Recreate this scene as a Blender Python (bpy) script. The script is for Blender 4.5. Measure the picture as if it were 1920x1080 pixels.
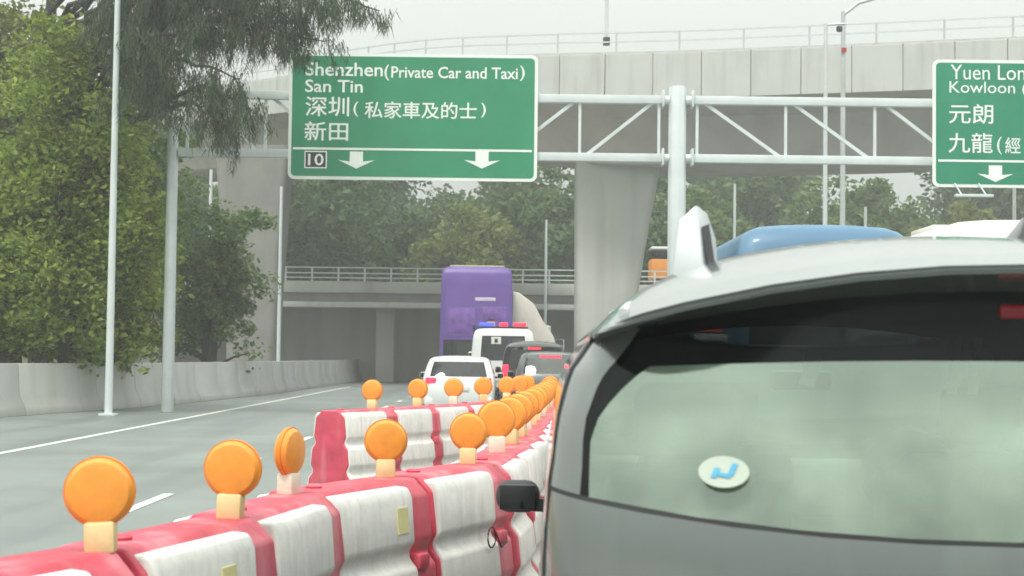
import bpy, bmesh, math, random
import numpy as np
from mathutils import Vector, Matrix
random.seed(7); rng = np.random.default_rng(11)
R = math.radians
scn = bpy.context.scene
for o in list(bpy.data.objects): bpy.data.objects.remove(o)
COL = scn.collection

# ------------------------------------------------------------------ camera
F = 3000.0                                   # focal length in photo pixels (1920 wide)
CAMH = 1.5
cd = bpy.data.cameras.new('camera'); cam = bpy.data.objects.new('camera', cd); COL.objects.link(cam)
cd.sensor_width = 36; cd.lens = 36 * F / 1920; cd.clip_start = 0.05; cd.clip_end = 5000
CM = Matrix.Rotation(R(90) + math.atan(128 / F), 3, 'X') @ Matrix.Rotation(0.012, 3, 'Z')
cam.matrix_world = Matrix.Translation((0, 0, CAMH)) @ CM.to_4x4()
scn.camera = cam
cd.dof.use_dof = True; cd.dof.focus_distance = 12.0; cd.dof.aperture_fstop = 6.6
def P(u, v, d):
    """photo pixel -> point at forward distance d"""
    r = CM @ Vector(((u - 960) / F, -(v - 540) / F, -1))
    return Vector((0, 0, CAMH)) + r * (d / r.y)

# ------------------------------------------------------------------ sky, sun, exposure
SUN_EL, SUN_AZ = 58, 200                     # high veiled sun behind the camera
w = bpy.data.worlds.new('World'); scn.world = w; w.use_nodes = True
nt = w.node_tree; nt.nodes.clear()
out = nt.nodes.new('ShaderNodeOutputWorld'); bg = nt.nodes.new('ShaderNodeBackground')
sky = nt.nodes.new('ShaderNodeTexSky'); sky.sky_type = 'NISHITA'; sky.sun_disc = False
sky.sun_elevation = R(SUN_EL); sky.sun_rotation = R(SUN_AZ); sky.dust_density = 6; sky.air_density = 1.0
hs = nt.nodes.new('ShaderNodeHueSaturation'); hs.inputs['Saturation'].default_value = 0.12
tc = nt.nodes.new('ShaderNodeTexCoord'); sx = nt.nodes.new('ShaderNodeSeparateXYZ')
mr = nt.nodes.new('ShaderNodeMapRange'); mr.inputs['From Min'].default_value = 0; mr.inputs['From Max'].default_value = 1
mr.inputs['To Min'].default_value = 3.75; mr.inputs['To Max'].default_value = 19.5      # overcast: brighter overhead
cl = nt.nodes.new('ShaderNodeVectorMath'); cl.operation = 'SCALE'; cl.inputs[0].default_value = (0.945, 1.0, 0.950)
nz = nt.nodes.new('ShaderNodeTexNoise'); nz.inputs['Scale'].default_value = 2.2; nz.inputs['Detail'].default_value = 3
nm = nt.nodes.new('ShaderNodeMapRange'); nm.inputs['To Min'].default_value = 0.94; nm.inputs['To Max'].default_value = 1.06
mu = nt.nodes.new('ShaderNodeMath'); mu.operation = 'MULTIPLY'
mx = nt.nodes.new('ShaderNodeMixRGB'); mx.inputs['Fac'].default_value = 0.9
L = nt.links.new
L(sky.outputs[0], hs.inputs['Color']); L(tc.outputs['Generated'], sx.inputs[0]); L(sx.outputs['Z'], mr.inputs['Value'])
L(tc.outputs['Generated'], nz.inputs['Vector']); L(nz.outputs['Fac'], nm.inputs['Value'])
L(mr.outputs[0], mu.inputs[0]); L(nm.outputs[0], mu.inputs[1]); L(mu.outputs[0], cl.inputs['Scale'])
L(hs.outputs[0], mx.inputs['Color1']); L(cl.outputs[0], mx.inputs['Color2'])
L(mx.outputs[0], bg.inputs['Color']); bg.inputs['Strength'].default_value = 0.1; L(bg.outputs[0], out.inputs['Surface'])
sd = bpy.data.lights.new('sun', 'SUN'); sd.energy = 1.5; sd.angle = R(12); sd.color = (1.0, 0.98, 0.89)
sun = bpy.data.objects.new('sun', sd); COL.objects.link(sun)
sun.rotation_euler = (R(90 - SUN_EL), 0, R(180 - SUN_AZ))
scn.view_settings.view_transform = 'Standard'; scn.view_settings.look = 'None'
scn.view_settings.exposure = 0.52; scn.view_settings.gamma = 1.0
scn.cycles.max_bounces = 8; scn.cycles.transparent_max_bounces = 16
scn.cycles.use_denoising = True

# ------------------------------------------------------------------ materials
M = {}
def mat(name, col, rough=0.6, var=0.12, scale=4.0, bump=0.0, metal=0.0, spec=0.5, emit=None, estr=0, coat=0, stain=None, detail=5, bscale=None):
    m = bpy.data.materials.new(name); m.use_nodes = True; M[name] = m
    n = m.node_tree.nodes; l = m.node_tree.links.new; b = n['Principled BSDF']
    b.inputs['Roughness'].default_value = rough; b.inputs['Metallic'].default_value = metal
    b.inputs['Specular IOR Level'].default_value = spec; b.inputs['Coat Weight'].default_value = coat
    tc = n.new('ShaderNodeTexCoord'); nz = n.new('ShaderNodeTexNoise')
    nz.inputs['Scale'].default_value = scale; nz.inputs['Detail'].default_value = detail; nz.inputs['Roughness'].default_value = 0.62
    oi = n.new('ShaderNodeObjectInfo'); vo = n.new('ShaderNodeVectorMath'); vo.operation = 'ADD'; sc_ = n.new('ShaderNodeMath'); sc_.operation = 'MULTIPLY'; sc_.inputs[1].default_value = 37.0
    l(oi.outputs['Random'], sc_.inputs[0]); l(tc.outputs['Object'], vo.inputs[0]); l(sc_.outputs[0], vo.inputs[1]); OV = vo.outputs[0]
    l(OV, nz.inputs['Vector'])
    rp = n.new('ShaderNodeValToRGB'); rp.color_ramp.elements[0].position = 0.3; rp.color_ramp.elements[1].position = 0.72
    rp.color_ramp.elements[0].color = tuple(c * (1 - var) for c in col) + (1,)
    rp.color_ramp.elements[1].color = tuple(min(1, c * (1 + var)) for c in col) + (1,)
    l(nz.outputs['Fac'], rp.inputs['Fac']); cout = rp.outputs['Color']
    if stain:                                   # streaks running down: (colour, amount, horizontal scale)
        mp = n.new('ShaderNodeMapping'); mp.inputs['Scale'].default_value = stain[3] if len(stain) > 3 else (stain[2], stain[2], stain[2] * 0.08)
        n2 = n.new('ShaderNodeTexNoise'); n2.inputs['Scale'].default_value = 1.0; n2.inputs['Detail'].default_value = 6
        l(OV, mp.inputs['Vector']); l(mp.outputs[0], n2.inputs['Vector'])
        r2 = n.new('ShaderNodeValToRGB'); r2.color_ramp.elements[0].position = 0.48; r2.color_ramp.elements[1].position = 0.75
        r2.color_ramp.elements[0].color = (0, 0, 0, 1); r2.color_ramp.elements[1].color = (stain[1],) * 3 + (1,)
        mx = n.new('ShaderNodeMixRGB'); mx.inputs['Color2'].default_value = stain[0] + (1,)
        l(n2.outputs['Fac'], r2.inputs['Fac']); l(r2.outputs['Color'], mx.inputs['Fac']); l(cout, mx.inputs['Color1']); cout = mx.outputs['Color']
    l(cout, b.inputs['Base Color'])
    if bump:
        bp = n.new('ShaderNodeBump'); bp.inputs['Strength'].default_value = bump; bp.inputs['Distance'].default_value = 0.02
        n3 = n.new('ShaderNodeTexNoise'); n3.inputs['Scale'].default_value = bscale or scale * 6; n3.inputs['Detail'].default_value = 6
        l(tc.outputs['Object'], n3.inputs['Vector']); l(n3.outputs['Fac'], bp.inputs['Height']); l(bp.outputs[0], b.inputs['Normal'])
    if emit:
        b.inputs['Emission Color'].default_value = emit + (1,); b.inputs['Emission Strength'].default_value = estr
    return m
def leafmat(name, c1, c2, c3, trans=0.35):
    m = bpy.data.materials.new(name); m.use_nodes = True; M[name] = m
    n = m.node_tree.nodes; l = m.node_tree.links.new; n.clear()
    o = n.new('ShaderNodeOutputMaterial'); g = n.new('ShaderNodeNewGeometry'); rp = n.new('ShaderNodeValToRGB')
    rp.color_ramp.elements[0].color = c1 + (1,); rp.color_ramp.elements[1].color = c3 + (1,)
    e = rp.color_ramp.elements.new(0.5); e.color = c2 + (1,)
    l(g.outputs['Random Per Island'], rp.inputs['Fac'])
    d = n.new('ShaderNodeBsdfPrincipled'); d.inputs['Roughness'].default_value = 0.55; d.inputs['Specular IOR Level'].default_value = 0.35
    t = n.new('ShaderNodeBsdfTranslucent'); mx = n.new('ShaderNodeMixShader'); mx.inputs[0].default_value = trans
    l(rp.outputs[0], d.inputs['Base Color']); l(rp.outputs[0], t.inputs['Color'])
    l(d.outputs[0], mx.inputs[1]); l(t.outputs[0], mx.inputs[2]); l(mx.outputs[0], o.inputs['Surface'])
    return m
def glassmat(name, tint, veil, vcol=(0.7, 0.78, 0.7), rough=0.03, film=0.0, fcol=(1, 1, 1), uneven=0.25, nscale=3.0):
    """thin window: tinted see-through, mirror sheen by Fresnel plus sun film, uneven pale diffuse veil"""
    m = bpy.data.materials.new(name); m.use_nodes = True; M[name] = m
    n = m.node_tree.nodes; l = m.node_tree.links.new; n.clear()
    o = n.new('ShaderNodeOutputMaterial'); t = n.new('ShaderNodeBsdfTransparent'); t.inputs[0].default_value = tint + (1,)
    d = n.new('ShaderNodeBsdfDiffuse'); d.inputs[0].default_value = vcol + (1,)
    g = n.new('ShaderNodeBsdfGlossy'); g.inputs['Roughness'].default_value = rough; g.inputs['Color'].default_value = fcol + (1,)
    f = n.new('ShaderNodeFresnel'); f.inputs[0].default_value = 1.5
    fa = n.new('ShaderNodeMath'); fa.operation = 'ADD'; fa.inputs[1].default_value = film; fa.use_clamp = True; l(f.outputs[0], fa.inputs[0])
    m1 = n.new('ShaderNodeMixShader'); m2 = n.new('ShaderNodeMixShader')
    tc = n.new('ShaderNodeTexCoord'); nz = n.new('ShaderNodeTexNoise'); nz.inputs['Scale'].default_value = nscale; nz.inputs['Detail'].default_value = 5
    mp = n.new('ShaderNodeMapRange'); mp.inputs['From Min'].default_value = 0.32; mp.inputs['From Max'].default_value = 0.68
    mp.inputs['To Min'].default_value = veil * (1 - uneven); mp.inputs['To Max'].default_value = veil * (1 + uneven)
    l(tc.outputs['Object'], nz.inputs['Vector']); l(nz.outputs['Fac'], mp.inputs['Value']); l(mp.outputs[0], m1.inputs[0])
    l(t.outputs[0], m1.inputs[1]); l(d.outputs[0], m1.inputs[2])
    l(fa.outputs[0], m2.inputs[0]); l(m1.outputs[0], m2.inputs[1]); l(g.outputs[0], m2.inputs[2]); l(m2.outputs[0], o.inputs['Surface'])
    return m
mat('asphalt', (0.20, 0.222, 0.21), 0.5, 0.2, 0.35, 0.3, bscale=40, detail=9, stain=((0.12, 0.13, 0.125), 0.75, 1, (0.9, 0.05, 1)))
mat('soil', (0.09, 0.11, 0.05), 0.9, 0.3, 0.5, 0.3)
mat('paint_white', (0.60, 0.62, 0.60), 0.6, 0.3, 9, detail=9)
mat('concrete', (0.45, 0.455, 0.43), 0.75, 0.08, 0.6, 0.12, stain=((0.22, 0.22, 0.20), 0.45, 1.2))
mat('concrete_panel', (0.50, 0.505, 0.49), 0.7, 0.05, 0.8, 0.08, stain=((0.30, 0.30, 0.28), 0.55, 2.6))
mat('concrete_dark', (0.46, 0.435, 0.42), 0.8, 0.10, 0.5, 0.12, stain=((0.29, 0.27, 0.255), 0.5, 0.9))
mat('concrete_shaded', (0.24, 0.235, 0.222), 0.8, 0.14, 0.5, 0.12, stain=((0.13, 0.13, 0.12), 0.6, 1.0))  # left pier: shade under the flyover put into a darker concrete colour
mat('galvanised', (0.58, 0.61, 0.62), 0.45, 0.08, 3, 0.03, metal=0.25)
mat('white_steel', (0.60, 0.65, 0.655), 0.45, 0.06, 2.0, 0.02, stain=((0.45, 0.45, 0.42), 0.3, 3.0))
mat('rail_steel', (0.48, 0.50, 0.50), 0.5, 0.08, 3, metal=0.2)
mat('sign_green', (0.018, 0.235, 0.115), 0.4, 0.10, 0.7, 0.0, stain=((0.05, 0.29, 0.17), 0.35, 1.4))
mat('sign_green_deep', (0.012, 0.225, 0.125), 0.4, 0.10, 0.7, 0.0, stain=((0.04, 0.27, 0.17), 0.35, 1.4))
mat('sign_white', (0.80, 0.83, 0.80), 0.45, 0.05, 3)
mat('sign_black', (0.03, 0.025, 0.03), 0.5, 0.1, 3)
mat('sign_orange', (0.85, 0.30, 0.12), 0.5, 0.08, 3)
mat('barrier_red', (0.54, 0.06, 0.10), 0.45, 0.25, 5, 0.08, stain=((0.66, 0.30, 0.33), 0.7, 6))
mat('barrier_white', (0.70, 0.69, 0.66), 0.5, 0.10, 9, 0.06, stain=((0.38, 0.35, 0.30), 0.4, 24), detail=10)
mat('sticker', (0.66, 0.60, 0.30), 0.6, 0.12, 12)
mat('lens_orange', (0.80, 0.31, 0.045), 0.34, 0.09, 20, 0.05, spec=0.5)
mat('lens_ring', (0.72, 0.22, 0.015), 0.45, 0.12, 9)
mat('lamp_base', (0.74, 0.58, 0.30), 0.55, 0.12, 14)
mat('lamp_base_pale', (0.72, 0.66, 0.54), 0.55, 0.12, 14)
mat('black_rubber', (0.018, 0.018, 0.02), 0.75, 0.25, 10)
mat('black_plastic', (0.028, 0.03, 0.032), 0.5, 0.15, 8, 0.03, bscale=120)
mat('trim_gloss', (0.012, 0.013, 0.015), 0.12, 0.1, 5)
mat('cable', (0.03, 0.03, 0.035), 0.6, 0.1, 5)
mat('car_silver', (0.145, 0.165, 0.158), 0.24, 0.06, 1.2, metal=0.3, coat=0.9, stain=((0.25, 0.26, 0.25), 0.35, 5))
mat('car_black', (0.022, 0.024, 0.026), 0.2, 0.1, 2, coat=0.9)
mat('car_white', (0.74, 0.75, 0.74), 0.3, 0.04, 2, coat=0.7)
mat('car_pewter', (0.12, 0.135, 0.135), 0.28, 0.06, 2, metal=0.4, coat=0.8)
mat('coach_blue', (0.065, 0.165, 0.28), 0.45, 0.12, 0.9, coat=0.15, stain=((0.20, 0.34, 0.45), 0.4, 2))
mat('coach_white', (0.78, 0.76, 0.70), 0.4, 0.06, 1.4, coat=0.3)
mat('bus_purple', (0.13, 0.07, 0.30), 0.4, 0.10, 0.9, stain=((0.20, 0.12, 0.36), 0.4, 1))
mat('bus_beige', (0.50, 0.45, 0.33), 0.5, 0.08, 2)
mat('ad_tan', (0.50, 0.28, 0.20), 0.5, 0.15, 6); mat('ad_pale', (0.55, 0.50, 0.62), 0.5, 0.1, 6); mat('ad_violet', (0.17, 0.08, 0.33), 0.5, 0.4, 3); mat('ad_indigo', (0.05, 0.06, 0.20), 0.5, 0.2, 6)
mat('tarp', (0.62, 0.57, 0.52), 0.75, 0.10, 1.5, 0.4, bscale=5)
mat('lorry_grey', (0.30, 0.31, 0.31), 0.6, 0.15, 3)
mat('lorry_orange', (0.70, 0.26, 0.04), 0.45, 0.1, 3)
mat('alloy', (0.45, 0.46, 0.47), 0.3, 0.06, 6, metal=0.8)
mat('headliner', (0.075, 0.08, 0.08), 0.95, 0.08, 20)
mat('upholstery', (0.055, 0.065, 0.062), 0.85, 0.15, 15, 0.1)
mat('belt_pale', (0.5, 0.52, 0.45), 0.7, 0.08, 10)
mat('tail_red', (0.38, 0.01, 0.015), 0.2, 0.1, 10, coat=0.8)
mat('brake_lit', (0.6, 0.02, 0.03), 0.3, 0.1, 10, emit=(1.0, 0.012, 0.035), estr=3.2)
mat('brake_dim', (0.10, 0.006, 0.01), 0.3, 0.1, 10, emit=(1.0, 0.03, 0.06), estr=0.05)
mat('beacon_blue', (0.05, 0.05, 0.5), 0.3, 0.1, 10, emit=(0.05, 0.08, 1.0), estr=1.6)
mat('head_lamp', (0.6, 0.62, 0.62), 0.15, 0.05, 5, coat=0.8)
mat('plate_white', (0.75, 0.75, 0.70), 0.4, 0.04, 5)
mat('sticker_white', (0.52, 0.58, 0.50), 0.5, 0.05, 8); mat('sticker_blue', (0.10, 0.42, 0.66), 0.5, 0.15, 12)
mat('bark', (0.07, 0.06, 0.05), 0.9, 0.3, 5, 0.5)
mat('bark_dark', (0.035, 0.032, 0.03), 0.9, 0.3, 5, 0.5)
glassmat('glass_rear', (0.88, 1.0, 0.88), 0.23, (0.66, 0.82, 0.66), 0.06, film=0.18, fcol=(0.84, 1.0, 0.86), uneven=0.9, nscale=2.6)  # milky uneven veil paints the sky's reflection into the carrier's rear glass
glassmat('glass_tint', (0.30, 0.34, 0.33), 0.05, (0.5, 0.5, 0.5))
glassmat('glass_clear', (0.88, 0.96, 0.89), 0.12)
glassmat('shade_glass', (0.07, 0.078, 0.082), 0.02, (0.4, 0.4, 0.4), 0.1, fcol=(0.35, 0.38, 0.38))
leafmat('leaf_bright', (0.10, 0.165, 0.025), (0.23, 0.31, 0.045), (0.40, 0.46, 0.10), 0.5)
leafmat('leaf_mid', (0.055, 0.105, 0.03), (0.10, 0.17, 0.045), (0.18, 0.25, 0.075), 0.42)
leafmat('leaf_deep', (0.04, 0.085, 0.032), (0.07, 0.125, 0.045), (0.115, 0.175, 0.065), 0.35)
leafmat('leaf_yellow', (0.11, 0.14, 0.035), (0.18, 0.215, 0.05), (0.28, 0.30, 0.085), 0.45)
leafmat('needle', (0.035, 0.06, 0.033), (0.065, 0.10, 0.055), (0.115, 0.16, 0.085), 0.35)

# ------------------------------------------------------------------ mesh helpers
class MB:
    def __init__(s): s.v = []; s.f = []
    def add(s, vs, fs):
        k = len(s.v); s.v += [tuple(p) for p in vs]; s.f += [tuple(i + k for i in q) for q in fs]; return s
    def box(s, c, d, mtx=None):
        x, y, z = (i / 2 for i in d); c = Vector(c)
        vs = [Vector((a * x, b * y, e * z)) for e in (-1, 1) for b in (-1, 1) for a in (-1, 1)]
        vs = [(mtx @ p if mtx else p) + c for p in vs]
        return s.add(vs, [(0, 2, 3, 1), (4, 5, 7, 6), (0, 1, 5, 4), (2, 6, 7, 3), (0, 4, 6, 2), (1, 3, 7, 5)])
    def tube(s, pts, rad, n=10, cap=True):
        pts = [Vector(p) for p in pts]; rad = rad if isinstance(rad, (list, tuple)) else [rad] * len(pts)
        k = len(s.v); up = Vector((0, 0, 1))
        for i, p in enumerate(pts):
            t = (pts[min(i + 1, len(pts) - 1)] - pts[max(i - 1, 0)]).normalized()
            a = t.cross(up if abs(t.z) < 0.95 else Vector((1, 0, 0))).normalized(); b = t.cross(a)
            for j in range(n):
                q = 2 * math.pi * j / n
                s.v.append(tuple(p + (a * math.cos(q) + b * math.sin(q)) * rad[i]))
        for i in range(len(pts) - 1):
            for j in range(n):
                s.f.append((k + i * n + j, k + i * n + (j + 1) % n, k + (i + 1) * n + (j + 1) % n, k + (i + 1) * n + j))
        if cap:
            s.f.append(tuple(k + j for j in reversed(range(n)))); s.f.append(tuple(k + (len(pts) - 1) * n + j for j in range(n)))
        return s
    def bar(s, a, b, w, h):
        """rectangular bar from a to b, w wide across, h deep in z"""
        a, b = Vector(a), Vector(b); t = (b - a).normalized()
        x = t.cross(Vector((0, 1, 0)) if abs(t.y) < 0.9 else Vector((0, 0, 1))).normalized(); y = t.cross(x)
        vs = [p + x * (i * h / 2) + y * (j * w / 2) for p in (a, b) for i, j in ((-1, -1), (1, -1), (1, 1), (-1, 1))]
        return s.add(vs, [(0, 1, 2, 3), (7, 6, 5, 4), (0, 4, 5, 1), (1, 5, 6, 2), (2, 6, 7, 3), (3, 7, 4, 0)])
    def prism(s, poly, a, b, axis='x'):
        """poly of 2D points extruded from a to b along axis; x: (y,z)  y: (x,z)  z: (x,y)"""
        def mk(p, t): return {'x': (t, p[0], p[1]), 'y': (p[0], t, p[1]), 'z': (p[0], p[1], t)}[axis]
        n = len(poly)
        return s.add([mk(p, a) for p in poly] + [mk(p, b) for p in poly],
                     [tuple(range(n)), tuple(range(2 * n - 1, n - 1, -1))] + [(i, n + i, n + (i + 1) % n, (i + 1) % n) for i in range(n)])
    def lathe(s, prof, n=32, axis='y', c=(0, 0, 0)):
        k = len(s.v)
        for r, h in prof:
            for j in range(n):
                q = 2 * math.pi * j / n; a, b = r * math.cos(q), r * math.sin(q)
                p = (a, h, b) if axis == 'y' else ((a, b, h) if axis == 'z' else (h, a, b))
                s.v.append((p[0] + c[0], p[1] + c[1], p[2] + c[2]))
        for i in range(len(prof) - 1):
            for j in range(n): s.f.append((k + i * n + j, k + i * n + (j + 1) % n, k + (i + 1) * n + (j + 1) % n, k + (i + 1) * n + j))
        s.f.append(tuple(k + j for j in reversed(range(n)))); s.f.append(tuple(k + (len(prof) - 1) * n + j for j in range(n)))
        return s
    def build(s, name, m, parent=None, bevel=0, seg=2, smooth=35, loc=None):
        me = bpy.data.meshes.new(name); me.from_pydata(s.v, [], s.f); 
        bm = bmesh.new(); bm.from_mesh(me)
        bmesh.ops.remove_doubles(bm, verts=bm.verts, dist=1e-5)
        bmesh.ops.recalc_face_normals(bm, faces=bm.faces)
        if bevel:
            ed = [e for e in bm.edges if len(e.link_faces) == 2 and e.calc_face_angle(0) > R(28)]
            bmesh.ops.bevel(bm, geom=ed, offset=bevel, segments=seg, profile=0.5, affect='EDGES', clamp_overlap=True)
        bm.to_mesh(me); bm.free()
        return link(name, me, m, parent, smooth, loc)
def link(name, me, m, parent=None, smooth=35, loc=None):
    if m: me.materials.append(M[m])
    if smooth:
        me.shade_smooth(); me.set_sharp_from_angle(angle=R(smooth))
    o = bpy.data.objects.new(name, me); COL.objects.link(o)
    if parent: o.parent = parent
    if loc: o.location = loc
    return o
def tag(o, label=None, cat=None, group=None, kind=None):
    if label: o['label'] = label
    if cat: o['category'] = cat
    if group: o['group'] = group
    if kind: o['kind'] = kind
    return o
def thing(name, label, cat, loc=(0, 0, 0), rz=0, group=None):
    o = bpy.data.objects.new(name, None); COL.objects.link(o); o.empty_display_size = 0.2
    o.location = loc; o.rotation_euler = (0, 0, rz); return tag(o, label, cat, group)
def copy_tree(o, parent=None):
    c = o.copy(); COL.objects.link(c); c.parent = parent
    for ch in list(o.children): copy_tree(ch, c)
    return c
def grid(name, xs, ys, zf, m):
    vs = [(x, y, zf(x, y)) for y in ys for x in xs]; n = len(xs)
    fs = [(j * n + i, j * n + i + 1, (j + 1) * n + i + 1, (j + 1) * n + i) for j in range(len(ys) - 1) for i in range(n - 1)]
    return MB().add(vs, fs).build(name, m)
def lerp(pts, x):
    """piecewise linear through sorted (x, value)"""
    if x <= pts[0][0]: return pts[0][1]
    for (a, va), (b, vb) in zip(pts, pts[1:]):
        if x <= b: return va + (vb - va) * (x - a) / (b - a)
    return pts[-1][1]

# ------------------------------------------------------------------ ground, road, wall, hill
tag(grid('ground', [-1500, -300, -60, 60, 300, 1500], [-300, -50, 60, 200, 500, 2500], lambda x, y: -0.03, 'soil'), kind='structure')
tag(grid('road', [-14, 0, 26], [-40, 0, 40, 90, 160], lambda x, y: 0.0, 'asphalt'), kind='structure')
def dashes(x, y0, y1, step, ln, name, label):
    t = tag(bpy.data.objects.new(name, None), kind='structure'); COL.objects.link(t); y = y0
    while y < y1:
        MB().box((x, y + ln / 2, 0.005), (0.12, ln, 0.002)).build('dash', 'paint_white', t, smooth=0); y += step
dashes(-3.6, 9, 60, 6.0, 2.0, 'lane_marking', '')
dashes(2.75, 2, 60, 6.0, 2.0, 'lane_marking', '')
tag(MB().box((-7.4, 34, 0.005), (0.15, 80, 0.002)).build('edge_line', 'paint_white', smooth=0), kind='structure')
# low concrete wall along the left road edge
WALL = [(-13.6, 26), (-12.4, 32), (-11.45, 37), (-10.7, 41), (-9.9, 46), (-9.0, 60), (-8.8, 95)]
t = thing('roadside_wall', 'low pale concrete wall below the bright green bushes at left', 'wall')
prof = [(-0.12, 1.2), (0.08, 1.2), (0.12, 0.5), (0.28, 0.2), (0.30, 0.0), (-0.12, 0.0)]
for (x0, y0), (x1, y1) in zip(WALL, WALL[1:]):
    d = Vector((x1 - x0, y1 - y0, 0)); n = max(1, round(d.length / 3)); d /= n
    for i in range(n):
        a = Vector((x0, y0, 0)) + d * i; o = MB().prism(prof, 0.012, d.length - 0.012, 'x').build('wall_unit', 'concrete', t, bevel=0.015)
        # prism runs along local x, its +y side is turned to the road
        o.rotation_euler = (0, 0, math.atan2(d.y, d.x)); o.location = a
        o.scale = (1, -1, 1)
def hz(x, y):
    e = max(0, (y - 92) / 60); s = 5.4 * min(1.6, e) + max(0, (x - 5) / 30) * min(1, max(0, (y - 95) / 30)) * 2.0
    return -0.2 + s + 0.25 * math.sin(x * .31) * math.cos(y * .23) * min(1, e * 4)
tag(grid('hillside', list(range(-90, 111, 5)), list(range(90, 261, 6)), hz, 'soil'), kind='structure')

# ------------------------------------------------------------------ trees
def leaves(name, m, parent, C, S, lo=0.6, droop=0.0, elong=1.0, seed=1):
    """C: (n,3) leaf centres, S: leaf length; diamond leaf of two triangles folded on the midrib"""
    r = np.random.default_rng(seed); n = len(C)
    d = r.normal(size=(n, 3)); d[:, 2] = d[:, 2] * 0.6 - droop; d /= np.linalg.norm(d, axis=1)[:, None]
    q = r.normal(size=(n, 3)); q -= (q * d).sum(1)[:, None] * d; q /= np.linalg.norm(q, axis=1)[:, None]
    nn = np.cross(d, q); L_ = (S * (lo + (1 - lo) * 2 * r.random(n)))[:, None]; W = L_ * (0.2 + 0.12 * r.random(n))[:, None] / elong
    v = np.empty((n, 4, 3)); v[:, 0] = C - d * L_ / 2; v[:, 1] = C + q * W + nn * W * 0.35; v[:, 2] = C + d * L_ / 2; v[:, 3] = C - q * W + nn * W * 0.35
    me = bpy.data.meshes.new(name); v = v.reshape(-1, 3)
    me.vertices.add(4 * n); me.vertices.foreach_set('co', v.ravel())
    b = np.arange(n)[:, None] * 4; tri = np.concatenate([b + [0, 1, 2], b + [0, 2, 3]], 1).reshape(-1)
    me.loops.add(6 * n); me.loops.foreach_set('vertex_index', tri.astype(np.int32))
    me.polygons.add(2 * n); me.polygons.foreach_set('loop_start', np.arange(2 * n, dtype=np.int32) * 3)
    me.update(calc_edges=True); me.validate()
    return link(name, me, m, parent, smooth=0)
def clumps(cents, per, rad, r, flat=0.7):
    out = []
    for c in cents:
        n = max(4, int(per * (0.6 + 0.8 * r.random()))); k = rad * (0.6 + 0.8 * r.random())
        g = r.normal(size=(n, 3)); g /= np.linalg.norm(g, axis=1)[:, None]
        g *= (r.random(n)[:, None] ** 0.45) * k; g[:, 2] *= flat; out.append(g + c)
    return np.concatenate(out)
def limb(mb, a, b, r0, r1, r, wob=0.08, n=5):
    a, b = Vector(a), Vector(b); L_ = (b - a).length; pts = []
    for i in range(n + 1):
        f = i / n; p = a.lerp(b, f); k = math.sin(f * math.pi) * wob * L_
        pts.append(p + Vector(r.normal(size=3)) * k * 0.5 + Vector((0, 0, k * 0.5)))
    mb.tube(pts, [r0 + (r1 - r0) * i / n for i in range(n + 1)], 7); return pts
def tree(name, label, loc, h, rx, ry, base, leaf, m, ncl, per, seed, group=None, bark='bark', flat=0.75, crad=None, top=1.0, egg=1.0):
    """a broadleaf tree: trunk, limbs that reach the leaf clumps, uneven crown from base to h"""
    r = np.random.default_rng(seed); t = thing(name, label, 'tree', loc, 0, group)
    cz, rz = (base + h) / 2, (h - base) / 2; C = []
    while len(C) < ncl:
        g = r.normal(size=3); g /= np.linalg.norm(g); g *= r.random() ** 0.33 * (0.8 + 0.35 * math.sin(5 * math.atan2(g[1], g[0]) + seed))
        wd = 1 - (1 - top) * max(0, g[2]); C.append((g[0] * rx * wd, g[1] * ry * wd, cz + g[2] * rz * 0.92))
    C = np.array(C); mb = MB(); tr = h * 0.022 + 0.04
    limb(mb, (0, 0, -0.3), (r.normal() * .2, r.normal() * .2, base + (h - base) * 0.75), tr, tr * 0.3, r, 0.03, 7)
    for c in C[:: max(1, ncl // 22)]:
        limb(mb, (0, 0, max(base * 0.6, c[2] * 0.55)), c, tr * 0.35, 0.02, r, 0.1)
    mb.build('trunk', bark, t)
    pts = clumps(C, per, crad or min(rx, rz) * 0.30, r, flat)
    leaves('crown', m, t, pts, leaf, seed=seed)
    return t
# bright roadside trees rising behind the wall
GB = 'bright green trees behind the wall'
tree('roadside_tree', 'bushy bright green tree at the left edge behind the low wall', (-12.7, 41.2, 0), 6.9, 2.5, 1.9, 0.8, 0.19, 'leaf_bright', 225, 138, 3, GB)
tree('roadside_tree', 'tall bright green tree directly behind the grey lamp post', (-11.2, 40.3, 0), 11.0, 2.0, 1.5, 1.2, 0.18, 'leaf_bright', 255, 120, 5, GB, top=0.75)
tree('roadside_tree', 'narrow bright green tree just left of the white gantry end column', (-10.85, 41.4, 0), 7.6, 2.45, 2.1, 0.8, 0.19, 'leaf_bright', 195, 109, 9, GB, top=0.6)
tree('roadside_bush', 'wide leafy green bush overhanging the low wall at left', (-12.4, 39.0, 0), 4.5, 2.2, 1.1, 0.9, 0.17, 'leaf_bright', 150, 138, 12, GB)
tree('roadside_bush', 'low yellowish green bush behind the wall below the lamp post', (-10.75, 42.6, 0), 4.6, 1.5, 1.0, 0.8, 0.17, 'leaf_yellow', 105, 126, 13, GB)
tree('shade_tree', 'tall pale yellow green tree at the upper left corner', (-15.2, 48.5, 0), 14.0, 2.2, 2.2, 1.2, 0.23, 'leaf_yellow', 195, 120, 8)
tree('shade_tree', 'dull green tree behind the lamp post and the bright trees', (-12.6, 51, 0), 11.5, 2.3, 2.0, 1.0, 0.23, 'leaf_mid', 180, 114, 15)
tree('shade_tree', 'dull olive green tree screening the foot of the left pier', (-10.4, 55, 0), 7.6, 2.1, 1.8, 0.8, 0.20, 'leaf_mid', 105, 103, 14)
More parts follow.
